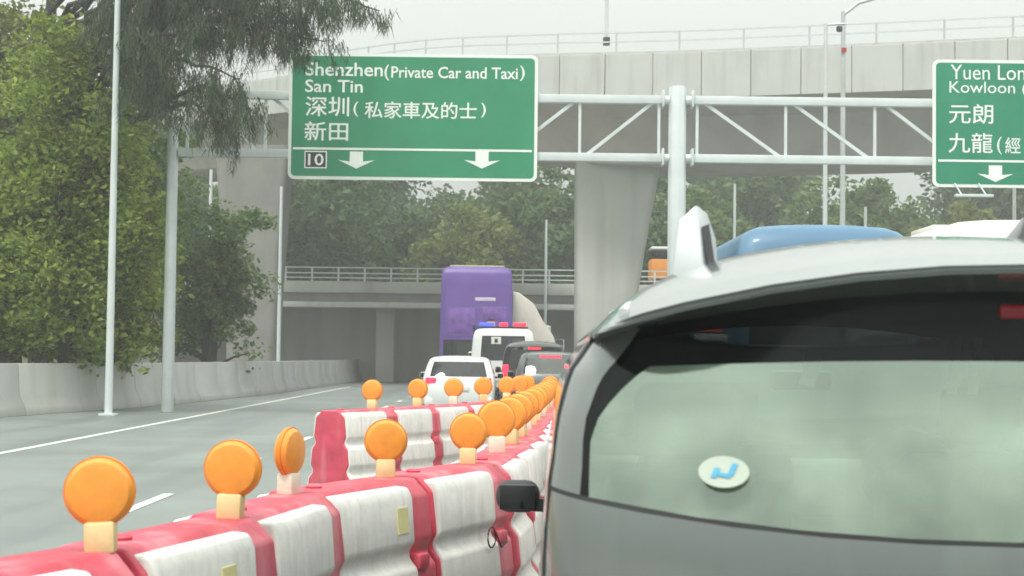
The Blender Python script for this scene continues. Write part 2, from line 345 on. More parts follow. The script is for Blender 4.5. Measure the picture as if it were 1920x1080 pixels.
tree('shade_tree', 'deep green tree rising at the far left behind brighter ones', (-18.5, 56, 0), 13.5, 3.6, 3.0, 1.2, 0.26, 'leaf_deep', 180, 114, 16)

# dark casuarina whose drooping branches hang in front of the sign
t = thing('casuarina_tree', 'dark grey green casuarina with drooping needles hanging over the left sign', 'tree', (-13.2, 44.4, 0))
O = Vector(t.location); r = np.random.default_rng(21); mb = MB()
def loc(u, v, d): return P(u, v, d) - O
trunk = limb(mb, (0, 0, -0.3), (0.5, -0.5, 15), 0.32, 0.10, r, 0.02, 9)
tips = []
def strand(u0, v0, u1, v1, d, hang, n, spread=0.5):
    """a limb from the trunk through two photo directions at distance d, hung with needle sprays"""
    a, b = loc(u0, v0, d), loc(u1, v1, d + r.normal() * 0.6); s = Vector((0.25, -0.3, max(7, a.z * 0.95)))
    limb(mb, s, a, 0.09, 0.05, r, 0.05); pts = limb(mb, a, b, 0.05, 0.012, r, 0.05, 7)
    for i in range(n):
        f = r.random(); p = Vector(pts[0]).lerp(Vector(pts[-1]), f) + Vector((r.normal() * spread * .5, r.normal() * spread, r.normal() * 0.12))
        tips.append((p, hang * (0.45 + 0.9 * r.random())))
strand(300, -90, 470, -70, 37, 1.7, 40); strand(420, -60, 690, 2, 36, 0.62, 46); strand(330, 30, 610, 78, 37, 0.55, 42)
strand(280, 70, 430, 52, 36.5, 0.7, 26); strand(400, -40, 600, 20, 37.5, 0.8, 44); strand(240, 60, 330, 100, 38, 0.8, 26)
strand(330, 110, 450, 150, 37, 1.1, 26); strand(380, 160, 470, 205, 37, 0.9, 22); strand(250, -120, 330, -40, 38, 1.6, 50)
strand(420, -20, 560, 45, 37, 0.8, 34); strand(200, -40, 300, 30, 39, 1.6, 44); strand(360, 190, 420, 240, 37, 0.6, 16)
strand(200, 10, 300, 60, 39, 1.3, 50); strand(230, 120, 330, 150, 38.5, 1.0, 36); strand(260, -60, 420, -20, 38, 1.5, 60); strand(560, -20, 712, 20, 36, 0.38, 16, 0.3); strand(480, 50, 572, 88, 36.5, 0.42, 14, 0.3); strand(500, -90, 700, -60, 37, 0.7, 40)
tw = MB(); N0, D0, Ln = [], [], []
for p, hgt in tips:
    sw = Vector((r.normal() * 0.25, r.normal() * 0.25, -1)).normalized(); e = p + sw * hgt
    mb.tube([p, p.lerp(e, .5) + Vector((r.normal() * .05, r.normal() * .05, 0)), e], [0.012, 0.008, 0.004], 4)
    k = int(46 * (0.5 + hgt))
    for i in range(k):
        f = r.random(); N0.append(p.lerp(e, f) + Vector((r.normal(), r.normal(), r.normal() * 0.5)) * 0.075)
        dd = Vector((r.normal() * 0.42, r.normal() * 0.42, -1)).normalized(); D0.append(dd); Ln.append(0.16 + 0.2 * r.random())
mb.build('trunk', 'bark_dark', t)
N0, D0, Ln = np.array(N0), np.array(D0), np.array(Ln)[:, None]; n = len(N0)
q = r.normal(size=(n, 3)); q -= (q * D0).sum(1)[:, None] * D0; q /= np.linalg.norm(q, axis=1)[:, None]; W = 0.011
v = np.stack([N0 - q * W, N0 + q * W, N0 + D0 * Ln], 1).reshape(-1, 3)
me = bpy.data.meshes.new('crown'); me.from_pydata(v.tolist(), [], (np.arange(n)[:, None] * 3 + [0, 1, 2]).tolist())
link('crown', me, 'needle', t, 0)

# trees on the slope beyond the flyover: four crowns, copied with their own size and turn
protos = []
spec = [('leaf_mid', 11.0, 4.2, 0.8, 101), ('leaf_deep', 12.0, 4.6, 0.8, 102), ('leaf_yellow', 9.6, 4.0, 0.6, 103), ('leaf_deep', 9.0, 4.4, 0.5, 104)]
for m, h, rx, base, sd_ in spec:
    protos.append(tree('hill_tree', 'tree', (0, 0, 0), h, rx, rx, base, 0.46, m, 110, 110, sd_, 'trees on the slope beyond the flyover', bark='bark_dark'))
HT = []   # (x, y, proto, scale)
row = [(-44, 112), (-37, 118), (-31, 110), (-25, 116), (-20, 108), (-15.5, 114), (-11, 107), (-6.5, 112), (-2.5, 106), (1.5, 111), (5.2, 105), (9, 110), (12.5, 104), (16.5, 109),
       (20, 103), (24, 108), (28, 102), (32.5, 107), (37, 112), (42, 105),
       (-29, 128), (-19, 130), (-9.5, 127), (0, 129), (9.5, 126), (19, 129), (29, 127), (39, 130)]
used = [False] * 4
where = ['behind the left sign', 'seen under the left sign', 'behind the tall pier', 'between pier and gantry column', 'beyond the blue coach', 'under the right sign']
for i, (x, y) in enumerate(row):
    k = [0, 1, 2, 0, 3, 0, 1, 0, 2, 0, 1, 0, 0, 2, 0, 0, 2, 0, 2, 0, 1, 0, 1, 0, 0, 0, 0, 1][i]
    o = protos[k] if not used[k] else copy_tree(protos[k]); used[k] = True
    o.location = (x, y, hz(x, y) - 0.2); s = 0.82 + 0.3 * rng.random(); s *= (1.6 if x < 25 else 1.2) if i >= 20 else (1.14 if x < 30 else 0.95)
    o.scale = (s, s, s * (0.9 + 0.2 * rng.random())); o.rotation_euler = (0, 0, rng.random() * 6.28)
    px = 960 + F * x / y
    tone = ['mid green', 'deep green', 'yellowish green', 'low deep green'][k]
    order = ['first', 'second', 'third', 'fourth', 'fifth', 'sixth', 'seventh', 'eighth', 'ninth', 'tenth', 'eleventh', 'twelfth', 'thirteenth', 'fourteenth', 'fifteenth', 'sixteenth', 'seventeenth', 'eighteenth', 'nineteenth', 'twentieth']
    if i < 20: o['label'] = f'{tone} tree on the slope, {order[i]} from left in the front row'
    else: o['label'] = f'{tone} taller tree on the slope, {order[i - 20]} from left in the back row'

# ------------------------------------------------------------------ flyover
PTS = [(-120, 118, 16.6), (200, 92, 15.9), (500, 78, 15.0), (750, 66.5, 13.85), (1000, 61.2, 13.15), (1250, 59.4, 12.98), (1600, 58.0, 13.05), (1920, 56.8, 13.15), (2350, 55.8, 13.3)]
ctrl = [Vector(((u - 960) * d / F, d, z)) for u, d, z in PTS]
def cr(p0, p1, p2, p3, f): return 0.5 * ((2 * p1) + (p2 - p0) * f + (2 * p0 - 5 * p1 + 4 * p2 - p3) * f * f + (3 * p1 - p0 - 3 * p2 + p3) * f ** 3)
fine = []
for i in range(len(ctrl) - 1):
    a = ctrl[max(0, i - 1)]; b, c = ctrl[i], ctrl[i + 1]; d = ctrl[min(len(ctrl) - 1, i + 2)]
    fine += [cr(a, b, c, d, f / 12) for f in range(12)]
fine.append(ctrl[-1])
cum = [0]
for a, b in zip(fine, fine[1:]): cum.append(cum[-1] + (b - a).length)
def along(s):
    s = min(max(s, 0), cum[-1] - 1e-4); i = max(k for k in range(len(cum) - 1) if cum[k] <= s)
    p = fine[i].lerp(fine[i + 1], (s - cum[i]) / (cum[i + 1] - cum[i]))
    t = (fine[min(i + 2, len(fine) - 1)] - fine[max(i - 1, 0)]); t.z = 0; t.normalize(); return p, t, Vector((-t.y, t.x, 0))
fly = thing('flyover', 'pale concrete flyover with panelled parapet crossing above the road', 'flyover', (0, 0, 0))
sec = [(0.02, -0.1), (0.02, -1.72), (0.25, -1.82), (2.3, -2.15), (3.3, -3.85), (8.2, -3.85), (9.2, -2.15), (11.2, -1.82), (11.4, -1.72), (11.4, -0.1), (11.1, -0.1), (11.1, -1.0), (0.32, -1.0), (0.32, -0.1)]
def sweep(secf, name, m, parent, s0=0, s1=None, step=2.0, bevel=0):
    s1 = s1 or cum[-1]; n = max(2, int((s1 - s0) / step)); mb = MB(); k = len(secf)
    for i in range(n + 1):
        p, t, q = along(s0 + (s1 - s0) * i / n)
        mb.v += [tuple(p + q * a + Vector((0, 0, b))) for a, b in secf]
    for i in range(n):
        for j in range(k): mb.f.append((i * k + j, (i + 1) * k + j, (i + 1) * k + (j + 1) % k, i * k + (j + 1) % k))
    mb.f.append(tuple(reversed(range(k)))); mb.f.append(tuple(n * k + j for j in range(k)))
    return mb.build(name, m, parent, bevel=bevel)
sweep(sec, 'deck', 'concrete_dark', fly)
sweep([(-0.02, -0.08), (-0.02, 0.0), (0.36, 0.0), (0.36, -0.08)], 'coping', 'concrete_panel', fly)
PW = 1.82; npan = int(cum[-1] / PW)
S_at = {}
for i in range(npan):
    a, t, q = along(i * PW + 0.012); b, _, _ = along((i + 1) * PW - 0.012); jit = random.uniform(-0.006, 0.006)
    vs = [a + q * (e + jit) + Vector((0, 0, z)) for e, z in ((-0.06, -0.085), (-0.06, -1.8), (0.0, -1.8), (0.0, -0.085))] + [b + q * (e + jit) + Vector((0, 0, z)) for e, z in ((-0.06, -0.085), (-0.06, -1.8), (0.0, -1.8), (0.0, -0.085))]
    MB().add(vs, [(0, 1, 2, 3), (7, 6, 5, 4), (0, 4, 5, 1), (1, 5, 6, 2), (2, 6, 7, 3), (3, 7, 4, 0)]).build('parapet_panel', 'concrete_panel', fly, bevel=0.012, seg=1)
s = 0.6; k = 0
while s < cum[-1]:
    p, t, q = along(s); p = p + q * 0.17
    MB().add(*(lambda m_: (m_.v, m_.f))(MB().bar(p, p + Vector((0, 0, 0.78)), 0.06, 0.07))).build('railing_post', 'rail_steel', fly, smooth=0)
    s += 2.4; k += 1
for z in (0.42, 0.76):
    sweep([(0.14, z - 0.028), (0.14, z + 0.028), (0.20, z + 0.028), (0.20, z - 0.028)], 'rail', 'galvanised', fly, 0.3)
def pier(name, label, xl_t, xr_t, xl_b, xr_b, y, dy, ztop, m='concrete'):
    t = thing(name, label, 'pier', ((xl_b + xr_b) / 2, y, 0)); cx = (xl_b + xr_b) / 2; mb = MB(); rows = []
    for f in [0, .15, .3, .45, .6, .72, .82, .9, .96, 1]:
        g = f ** 1.5; a, b = xl_b + (xl_t - xl_b) * g - cx, xr_b + (xr_t - xr_b) * g - cx; r_ = 0.32; ring = []
        for (x, yy, q0) in ((b - r_, dy / 2 - r_, 0), (a + r_, dy / 2 - r_, 90), (a + r_, -dy / 2 + r_, 180), (b - r_, -dy / 2 + r_, 270)):
            for i in range(6): ring.append((x + r_ * math.cos(R(q0 + i * 18)), yy + r_ * math.sin(R(q0 + i * 18)), ztop * f))
        rows.append(ring)
    n = len(rows[0])
    for ring in rows: mb.v += ring
    for i in range(len(rows) - 1):
        for j in range(n): mb.f.append((i * n + j, i * n + (j + 1) % n, (i + 1) * n + (j + 1) % n, (i + 1) * n + j))
    mb.f.append(tuple(range(n)))
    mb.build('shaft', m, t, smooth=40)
    MB().box((0, 0, 0.12), (xr_b - xl_b + 1.2, dy + 1.2, 0.24)).build('plinth', 'concrete_dark', t, bevel=0.03)
    return t
pier('bridge_pier', 'broad tapering concrete pier under the flyover beside the gantry column', 2.52, 6.0, 2.58, 4.7, 65.0, 2.4, 9.5)
pier('bridge_pier', 'grey concrete pier below the flyover left of the Shenzhen sign', -14.2, -10.6, -13.4, -11.2, 76.5, 2.4, 11.35, 'concrete_shaded')
# lamp mast standing on the flyover deck
p = P(1137, 84, 60.6); t = thing('flyover_lamp_mast', 'grey lamp mast on the flyover parapet with a dark base', 'lamp mast', p)
MB().tube([(0, 0, 0.2), (0, 0, 8.5)], [0.075, 0.05], 12).build('mast', 'galvanised', t)
MB().box((0, 0, 0.13), (0.26, 0.26, 0.30)).build('base_box', 'black_plastic', t, bevel=0.02)
MB().tube([(0, 0, 8.4), (0.5, 0, 8.9), (1.6, 0, 9.1)], 0.04, 8).build('arm', 'galvanised', t)
MB().box((1.9, 0, 9.1), (0.7, 0.25, 0.12)).build('lantern', 'galvanised', t, bevel=0.03)

# ------------------------------------------------------------------ low bridge behind
Yb = 86.0
br = thing('low_bridge', 'lower road bridge with white railing behind the tall pier', 'bridge', (0, Yb, 0))
zt = P(1020, 506, Yb).z
MB().box((4, 3.2, zt - 1.05), (62, 6.4, 0.62)).build('deck_beam', 'concrete', br, bevel=0.02)
MB().box((4, 3.4, zt - 1.62), (62, 5.4, 0.5)).build('soffit', 'concrete_dark', br)
MB().box((4, 0.25, zt - 2.0), (62, 0.4, 0.3)).build('pipe_beam', 'concrete_panel', br, bevel=0.02)
for i in range(44):
    MB().box((-26.4 + i * 1.42, 0.1, zt - 0.37), (0.09, 0.09, 0.74)).build('railing_post', 'white_steel', br, smooth=0)
for z in (0.0, -0.3, -0.55): MB().box((4, 0.1, zt + z), (62, 0.12, 0.06)).build('rail', 'white_steel', br, smooth=0)
for x in (-20, -7, 6, 19, 31): MB().box((x, 3.4, (zt - 1.85) / 2), (1.0, 1.6, zt - 1.85)).build('support', 'concrete_dark', br, bevel=0.05)
MB().box((4, 6.0, (zt - 1.9) / 2), (62, 0.4, zt - 1.9)).build('abutment_wall', 'concrete_dark', br)
# lorry crossing that bridge
p = P(1245, 500, Yb + 2.5); t = thing('bridge_lorry', 'small orange lorry with white roof on the low bridge beside the pier', 'lorry', (p.x, Yb + 2.5, zt - 0.735))
MB().box((0, 0, 0.95), (1.6, 1.9, 1.1)).build('cab', 'lorry_orange', t, bevel=0.08); MB().box((0, 0, 1.75), (1.5, 1.85, 0.55)).build('cab_window', 'trim_gloss', t, bevel=0.06)
MB().box((0, 0, 2.1), (1.6, 1.9, 0.16)).build('roof', 'car_white', t, bevel=0.05); MB().box((2.9, 0, 1.0), (3.8, 1.95, 0.9)).build('load_bed', 'car_white', t, bevel=0.03)
for x in (-0.1, 3.6):
    for y in (-0.8, 0.8): MB().lathe([(0.2, -.11), (0.4, -.11), (0.4, .11), (0.2, .11)], 20, 'y', (x, y, 0.4)).build('wheel', 'black_rubber', t)

# ------------------------------------------------------------------ sign gantry
GD = 40.0; SG = GD / F
def GX(u): return (u - 960) * SG
gz_top = P(1268, 188, GD).z; gz_bot = P(1268, 297, GD).z
g = thing('sign_gantry', 'white steel lattice gantry carrying the green direction signs', 'gantry', (GX(1268), GD, 0)); g0 = GX(1268)
col_top = P(1270, 163, GD).z
MB().tube([(0, 0, 0.0), (0, 0, col_top)], [0.235, 0.225], 8).build('column', 'white_steel', g, bevel=0.02, smooth=25)
MB().box((0, 0, 0.06), (0.9, 0.9, 0.12)).build('base_plate', 'galvanised', g, bevel=0.02)
xl = GX(318) - g0
MB().tube([(xl, 0, 0.0), (xl, 0, P(316, 222, GD).z)], [0.16, 0.14], 8).build('end_column', 'galvanised', g, bevel=0.02, smooth=25)
xr = GX(2420) - g0
MB().tube([(xr, 0, 0.0), (xr, 0, col_top)], [0.16, 0.14], 8).build('end_column', 'galvanised', g, bevel=0.02, smooth=25)
for z, nm in ((gz_top, 'top_chord'), (gz_bot, 'bottom_chord')):
    for a, b in ((xl + 0.15, -0.36), (0.36, xr - 0.15)):
        MB().box(((a + b) / 2, 0, z), (b - a, 0.20, 0.205)).build(nm, 'white_steel', g, bevel=0.012)
    for sgn in (-1, 1):
        MB().box((sgn * 0.37, 0, z + 0.02), (0.05, 0.42, 0.42)).build('flange', 'white_steel', g, bevel=0.01)
        MB().tube([(sgn * 0.2, 0, z), (sgn * 0.36, 0, z)], 0.11, 10).build('stub', 'white_steel', g)
def vert(u): MB().bar((GX(u) - g0, 0, gz_bot), (GX(u) - g0, 0, gz_top), 0.07, 0.07).build('upright', 'white_steel', g, smooth=0)
def diag(u0, u1): MB().bar((GX(u0) - g0, 0.01, gz_bot + 0.06), (GX(u1) - g0, 0.01, gz_top - 0.06), 0.075, 0.085).build('diagonal', 'white_steel', g, smooth=0)
for u in (345, 492, 640, 788, 936, 1084, 1233, 1305, 1472, 1640, 1808, 1976, 2144, 2312): vert(u)
for a, b in ((478, 360), (625, 505), (773, 655), (800, 925), (946, 1074), (1097, 1222)): diag(a, b)
for a, b in ((1462, 1318), (1628, 1486), (1794, 1660), (1962, 1830), (2130, 1990), (2300, 2160)): diag(a, b)

def text_mesh(body, x0, y0, wd, ht, off=0.0):
    """text fitted to a box; returns verts, faces in x (right), z (up)"""
    c = bpy.data.curves.new('t', 'FONT'); c.body = body; c.offset = off; c.resolution_u = 3; o = bpy.data.objects.new('t', c); COL.objects.link(o)
    bpy.context.view_layer.update(); dg = bpy.context.evaluated_depsgraph_get(); me = bpy.data.meshes.new_from_object(o.evaluated_get(dg))
    v = [tuple(q.co) for q in me.vertices]; f = [tuple(p.vertices) for p in me.polygons]
    bpy.data.objects.remove(o); bpy.data.meshes.remove(me); bpy.data.curves.remove(c)
    xs = [q[0] for q in v]; ys = [q[1] for q in v]; ax, bx, ay, by = min(xs), max(xs), min(ys), max(ys)
    sx = wd / (bx - ax); sy = ht / (by - ay)
    return [(x0 + (q[0] - ax) * sx, 0, y0 + (q[1] - ay) * sy) for q in v], f
def words(v, f, gaps):
    """cut a line of text into its words at the widest gaps"""
    if not gaps: return [(v, f)]
    iv = sorted((min(v[i][0] for i in q), max(v[i][0] for i in q)) for q in f); ends = []; hi = iv[0][1]
    for a, b in iv[1:]:
        if a > hi: ends.append((a - hi, (a + hi) / 2))
        hi = max(hi, b)
    cuts = sorted(c for _, c in sorted(ends, reverse=True)[:gaps]); out = []
    for k in range(gaps + 1):
        lo_, hi_ = ([-1e9] + cuts)[k], (cuts + [1e9])[k]; out.append((v, [q for q in f if lo_ < v[q[0]][0] < hi_]))
    res = []
    for vv, ff in out:
        ids = sorted({i for q in ff for i in q}); mp_ = {i: j for j, i in enumerate(ids)}
        res.append(([vv[i] for i in ids], [tuple(mp_[i] for i in q) for q in ff]))
    return res
def sign(name, label, u0, v0, wpx, hpx, mgreen, lines, rule, arrows, extra):
    W, H = wpx * SG, hpx * SG; c = P(u0, v0, GD - 0.22); t = thing(name, label, 'road sign', (c.x + W / 2, GD - 0.25, c.z - H))
    def T(u, v): return (u - u0) * SG - W / 2, H - (v - v0 - 0.012 * (u - u0)) * SG
    def rr(w_, h_, r_, n=6):
        pts = []
        for cx, cz, q in ((w_ / 2 - r_, h_ - r_, 0), (-w_ / 2 + r_, h_ - r_, 90), (-w_ / 2 + r_, r_, 180), (w_ / 2 - r_, r_, 270)):
            pts += [(cx + r_ * math.cos(R(q + 90 * i / n)), cz + r_ * math.sin(R(q + 90 * i / n))) for i in range(n + 1)]
        return pts
    MB().prism(rr(W, H, 0.16), -0.02, 0.03, 'y').build('border', 'sign_white', t, smooth=20)
    ins = rr(W - 0.16, H - 0.16, 0.10); 
    fc = MB().prism([(x, z + 0.08) for x, z in ins], -0.028, -0.015, 'y').build('face', mgreen, t, smooth=20)
    for body, ua, ub, va, vb, off in lines:
        xa, za = T(ua, vb); xb, zb = T(ub, vb); _, zc = T(ua, va)
        v, f = text_mesh(body, xa, za, xb - xa, zc - za, off)
        for vv, ff in words(v, f, body.count(' ')):
            MB().add([(p[0], -0.034, p[2]) for p in vv], ff).build('lettering', 'sign_white', t, smooth=0)
    xa, za = T(rule[0], rule[2]); xb, _ = T(rule[1], rule[2])
    MB().box(((xa + xb) / 2, -0.032, H - (rule[2] - v0) * SG), (xb - xa, 0.004, 0.055)).build('rule', 'sign_white', t, smooth=0)
    for uc, va, vb in arrows:
        x, z1 = T(uc, va); _, z0 = T(uc, vb); h = z1 - z0; a = 0.165; b = 0.45
        MB().prism([(x - a, z1), (x - a, z0 + h * 0.42), (x - b, z0 + h * 0.5), (x, z0), (x + b, z0 + h * 0.5), (x + a, z0 + h * 0.42), (x + a, z1)], -0.036, -0.029, 'y').build('arrow', 'sign_white', t, smooth=0)
    for i in range(4):        # brackets that clamp the panel to the chords
        x = -W / 2 + W * (i + 0.5) / 4
        MB().box((x, 0.10, H * 0.5), (0.09, 0.135, H * 0.86)).build('bracket', 'galvanised', t, smooth=0)
    extra(t, T, W, H); return t
def ex_left(t, T, W, H):
    xa, za = T(575, 317); xb, zb = T(617, 285)
    MB().box(((xa + xb) / 2, -0.033, (za + zb) / 2), (xb - xa, 0.006, zb - za)).build('route_border', 'sign_white', t, smooth=0)
    MB().box(((xa + xb) / 2, -0.038, (za + zb) / 2), (xb - xa - 0.06, 0.004, zb - za - 0.06)).build('route_box', 'sign_black', t, smooth=0)
    v, f = text_mesh('10', xa + 0.09, za + 0.07, xb - xa - 0.17, zb - za - 0.14, 0.012)
    MB().add([(p[0], -0.043, p[2]) for p in v], f).build('route_number', 'sign_white', t, smooth=0)
sign('direction_sign', 'large green direction sign reading Shenzhen and San Tin on the gantry', 544, 99, 466, 238, 'sign_green',
     [('Shenzhen', 574, 719, 117, 143, .012), ('(', 722, 731, 122, 152, .012), ('Private Car and Taxi', 735, 972, 125, 147, .012), (')', 976, 985, 124, 153, .012), ('San Tin', 574, 682, 150, 174, .012),
      ('深圳', 575, 657, 182, 219, .010), ('(', 665, 674, 192, 220, .006), ('私家車及的士', 686, 896, 191, 223, .010), (')', 904, 913, 194, 222, .006), ('新田', 574, 656, 229, 265, .010)],
     (553, 1000, 279.5), [(672, 286, 318), (907, 286, 318)], ex_left)
def ex_right(t, T, W, H):
    x, z = T(1938, 326); MB().lathe([(0.25, -0.037), (0.25, -0.029)], 28, 'y', (x, 0, z)).build('route_disc', 'sign_orange', t, smooth=20)
sign('direction_sign', 'green direction sign reading Yuen Long and Kowloon at the right edge', 1748, 112, 430, 240, 'sign_green_deep',
     [('Yuen Lon', 1781, 1921, 122, 150, 0), ('g', 1923, 1938, 129, 157, 0), ('Kowloon (', 1779, 1924, 153, 182, 0), ('元朗', 1778, 1861, 196, 233, .006), ('九龍', 1777, 1860, 250, 288, .006), ('(', 1868, 1877, 258, 291, 0), ('經', 1883, 1912, 259, 289, .004)],
     (1758, 2165, 302.5), [(1865, 312, 343)], ex_right)
for (u, v, w_) in ((1826, 367, 70), ):
    p = P(u, v, GD - 0.9); t = thing('sign_light', 'white strip light fitting hung below the Yuen Long sign', 'light fitting', p)
    MB().box((0, 0, 0), (w_ * SG, 0.16, 0.07)).build('housing', 'white_steel', t, bevel=0.015); 
    for x in (-0.3, 0.3): MB().bar((x, 0.02, 0.03), (x, 0.72, 0.42), 0.03, 0.03).build('arm', 'white_steel', t, smooth=0)

# ------------------------------------------------------------------ street poles
def pole(name, label, cat, u, d, r0, ztop, m='galvanised', arm=None, lamp=True, x=None):
    X = (u - 960) * d / F if x is None else x; t = thing(name, label, cat, (X, d, 0))
    MB().tube([(0, 0, 0), (0, 0, ztop * .5), (0, 0, ztop)], [r0, r0 * .85, r0 * .7], 12).build('shaft', m, t)
    MB().box((0, 0, 0.03), (r0 * 4, r0 * 4, 0.06)).build('base_plate', m, t, bevel=0.01)
    if arm:
        MB().tube([(0, 0, ztop - 0.1), (arm[0] * .3, 0, ztop + arm[1] * .45), (arm[0], 0, ztop + arm[1])], r0 * 0.55, 10).build('arm', m, t)
        if lamp: MB().box((arm[0] + 0.3 * math.copysign(1, arm[0]), 0, ztop + arm[1] + 0.02), (0.7, 0.22, 0.1)).build('lantern', m, t, bevel=0.03)
    return t
pole('street_lamp', 'tall grey lamp post in front of the bright green trees at left', 'lamp post', 208, 37.4, 0.095, 11.5, 'white_steel', (1.6, 0.5))
zt_ = P(1584, 22, 50).z
t = pole('street_lamp', 'grey street lamp with an arm rising to the right beside the camera pole', 'lamp post', 1580, 50, 0.10, zt_, 'rail_steel', (1.6, 0.62))
MB().box((0, -0.10, P(1582, 95, 50).z), (0.16, 0.06, 0.14)).build('number_tag', 'tail_red', t, smooth=0)
zc = P(1545, 44, 49).z
t = pole('camera_pole', 'slim grey pole with a traffic camera on a short arm', 'camera pole', 1547, 49, 0.085, zc, 'galvanised')
MB().tube([(0, 0, zc - 0.04), (0.62, 0, zc)], 0.035, 8).build('arm', 'galvanised', t)
MB().tube([(0.42, 0, zc - 0.03), (0.42, 0, zc - 0.12)], 0.02, 8).build('camera_mount', 'galvanised', t)
MB().lathe([(0.03, -0.26), (0.085, -0.24), (0.10, -0.16), (0.085, -0.09), (0.03, -0.08)], 16, 'z', (0.42, 0, zc)).build('camera_dome', 'black_plastic', t)
pole('street_lamp', 'thin grey pole under the right part of the gantry', 'lamp post', 1623, 78, 0.10, 9.0, 'galvanised')
pole('street_lamp', 'thin pale pole standing left of the blue coach roof', 'lamp post', 1377, 80, 0.09, P(1377, 345, 80).z, 'white_steel')
pole('street_lamp', 'thin pale pole rising from the low bridge left of the pier', 'lamp post', 1023, 85.7, 0.09, P(1023, 412, 85.7).z, 'white_steel')
pole('street_lamp', 'thin white post in front of the left pier', 'lamp post', 391, 70, 0.10, P(391, 318, 70).z, 'white_steel')
pole('street_lamp', 'thin pale post at the right side of the left pier', 'lamp post', 524, 70, 0.09, P(524, 350, 70).z, 'white_steel')
pole('street_lamp', 'grey pole under the Yuen Long sign at the right edge', 'lamp post', 1903, 72, 0.11, P(1903, 350, 72).z, 'galvanised')

# ------------------------------------------------------------------ vehicles
def loft(rows, D=0.4, Df=0.5, n=4.0, crown=None):
    """rows: dict(z,w,yr,yf,ai,ao,af); returns verts per row/col for one side plus column kinds"""
    out = []
    for r_ in rows:
        w_, yr, yf = r_['w'], r_['yr'], r_['yf']; ai, ao = r_.get('ai', .8) * w_, r_.get('ao', .9) * w_; af = r_.get('af', .85) * w_
        Ln = yf - yr; d1 = min(D, Ln * .25); d2 = min(Df, Ln * .25)
        def ry(x): return yr + d1 * (1 - max(0, 1 - (x / max(w_, 1e-6)) ** n) ** (1 / n))
        def fy(x): return yf - d2 * (1 - max(0, 1 - (x / max(w_, 1e-6)) ** n) ** (1 / n))
        pts = [(ai * k / 4, ry(ai * k / 4)) for k in range(5)] + [(ao, ry(ao))]
        for k in range(1, 7):
            x = ao + (w_ - ao) * math.sin(k / 7 * math.pi / 2); pts.append((x, ry(x)))
        pts.append((w_, yr + d1))
        a, b = yr + d1, yf - d2
        s0, sm, s1 = r_.get('s', (.12, .5, .85)); ln = b - a
        for fr in (s0, sm - .03, sm + .03, s1): pts.append((w_, a + ln * fr))
        pts.append((w_, b))
        for k in range(1, 6):
            x = w_ - (w_ - af) * (1 - math.cos(k / 6 * math.pi / 2)); pts.append((x, fy(x)))
        pts += [(af, fy(af))] + [(af * (1 - k / 4), fy(af * (1 - k / 4))) for k in range(1, 5)]
        zz = r_['z']; cw = r_.get('c', 0); W0 = crown or 1
        out.append([(x, y, zz + cw * (1 - min(1, x / W0) ** 2)) for x, y in pts])
    return out
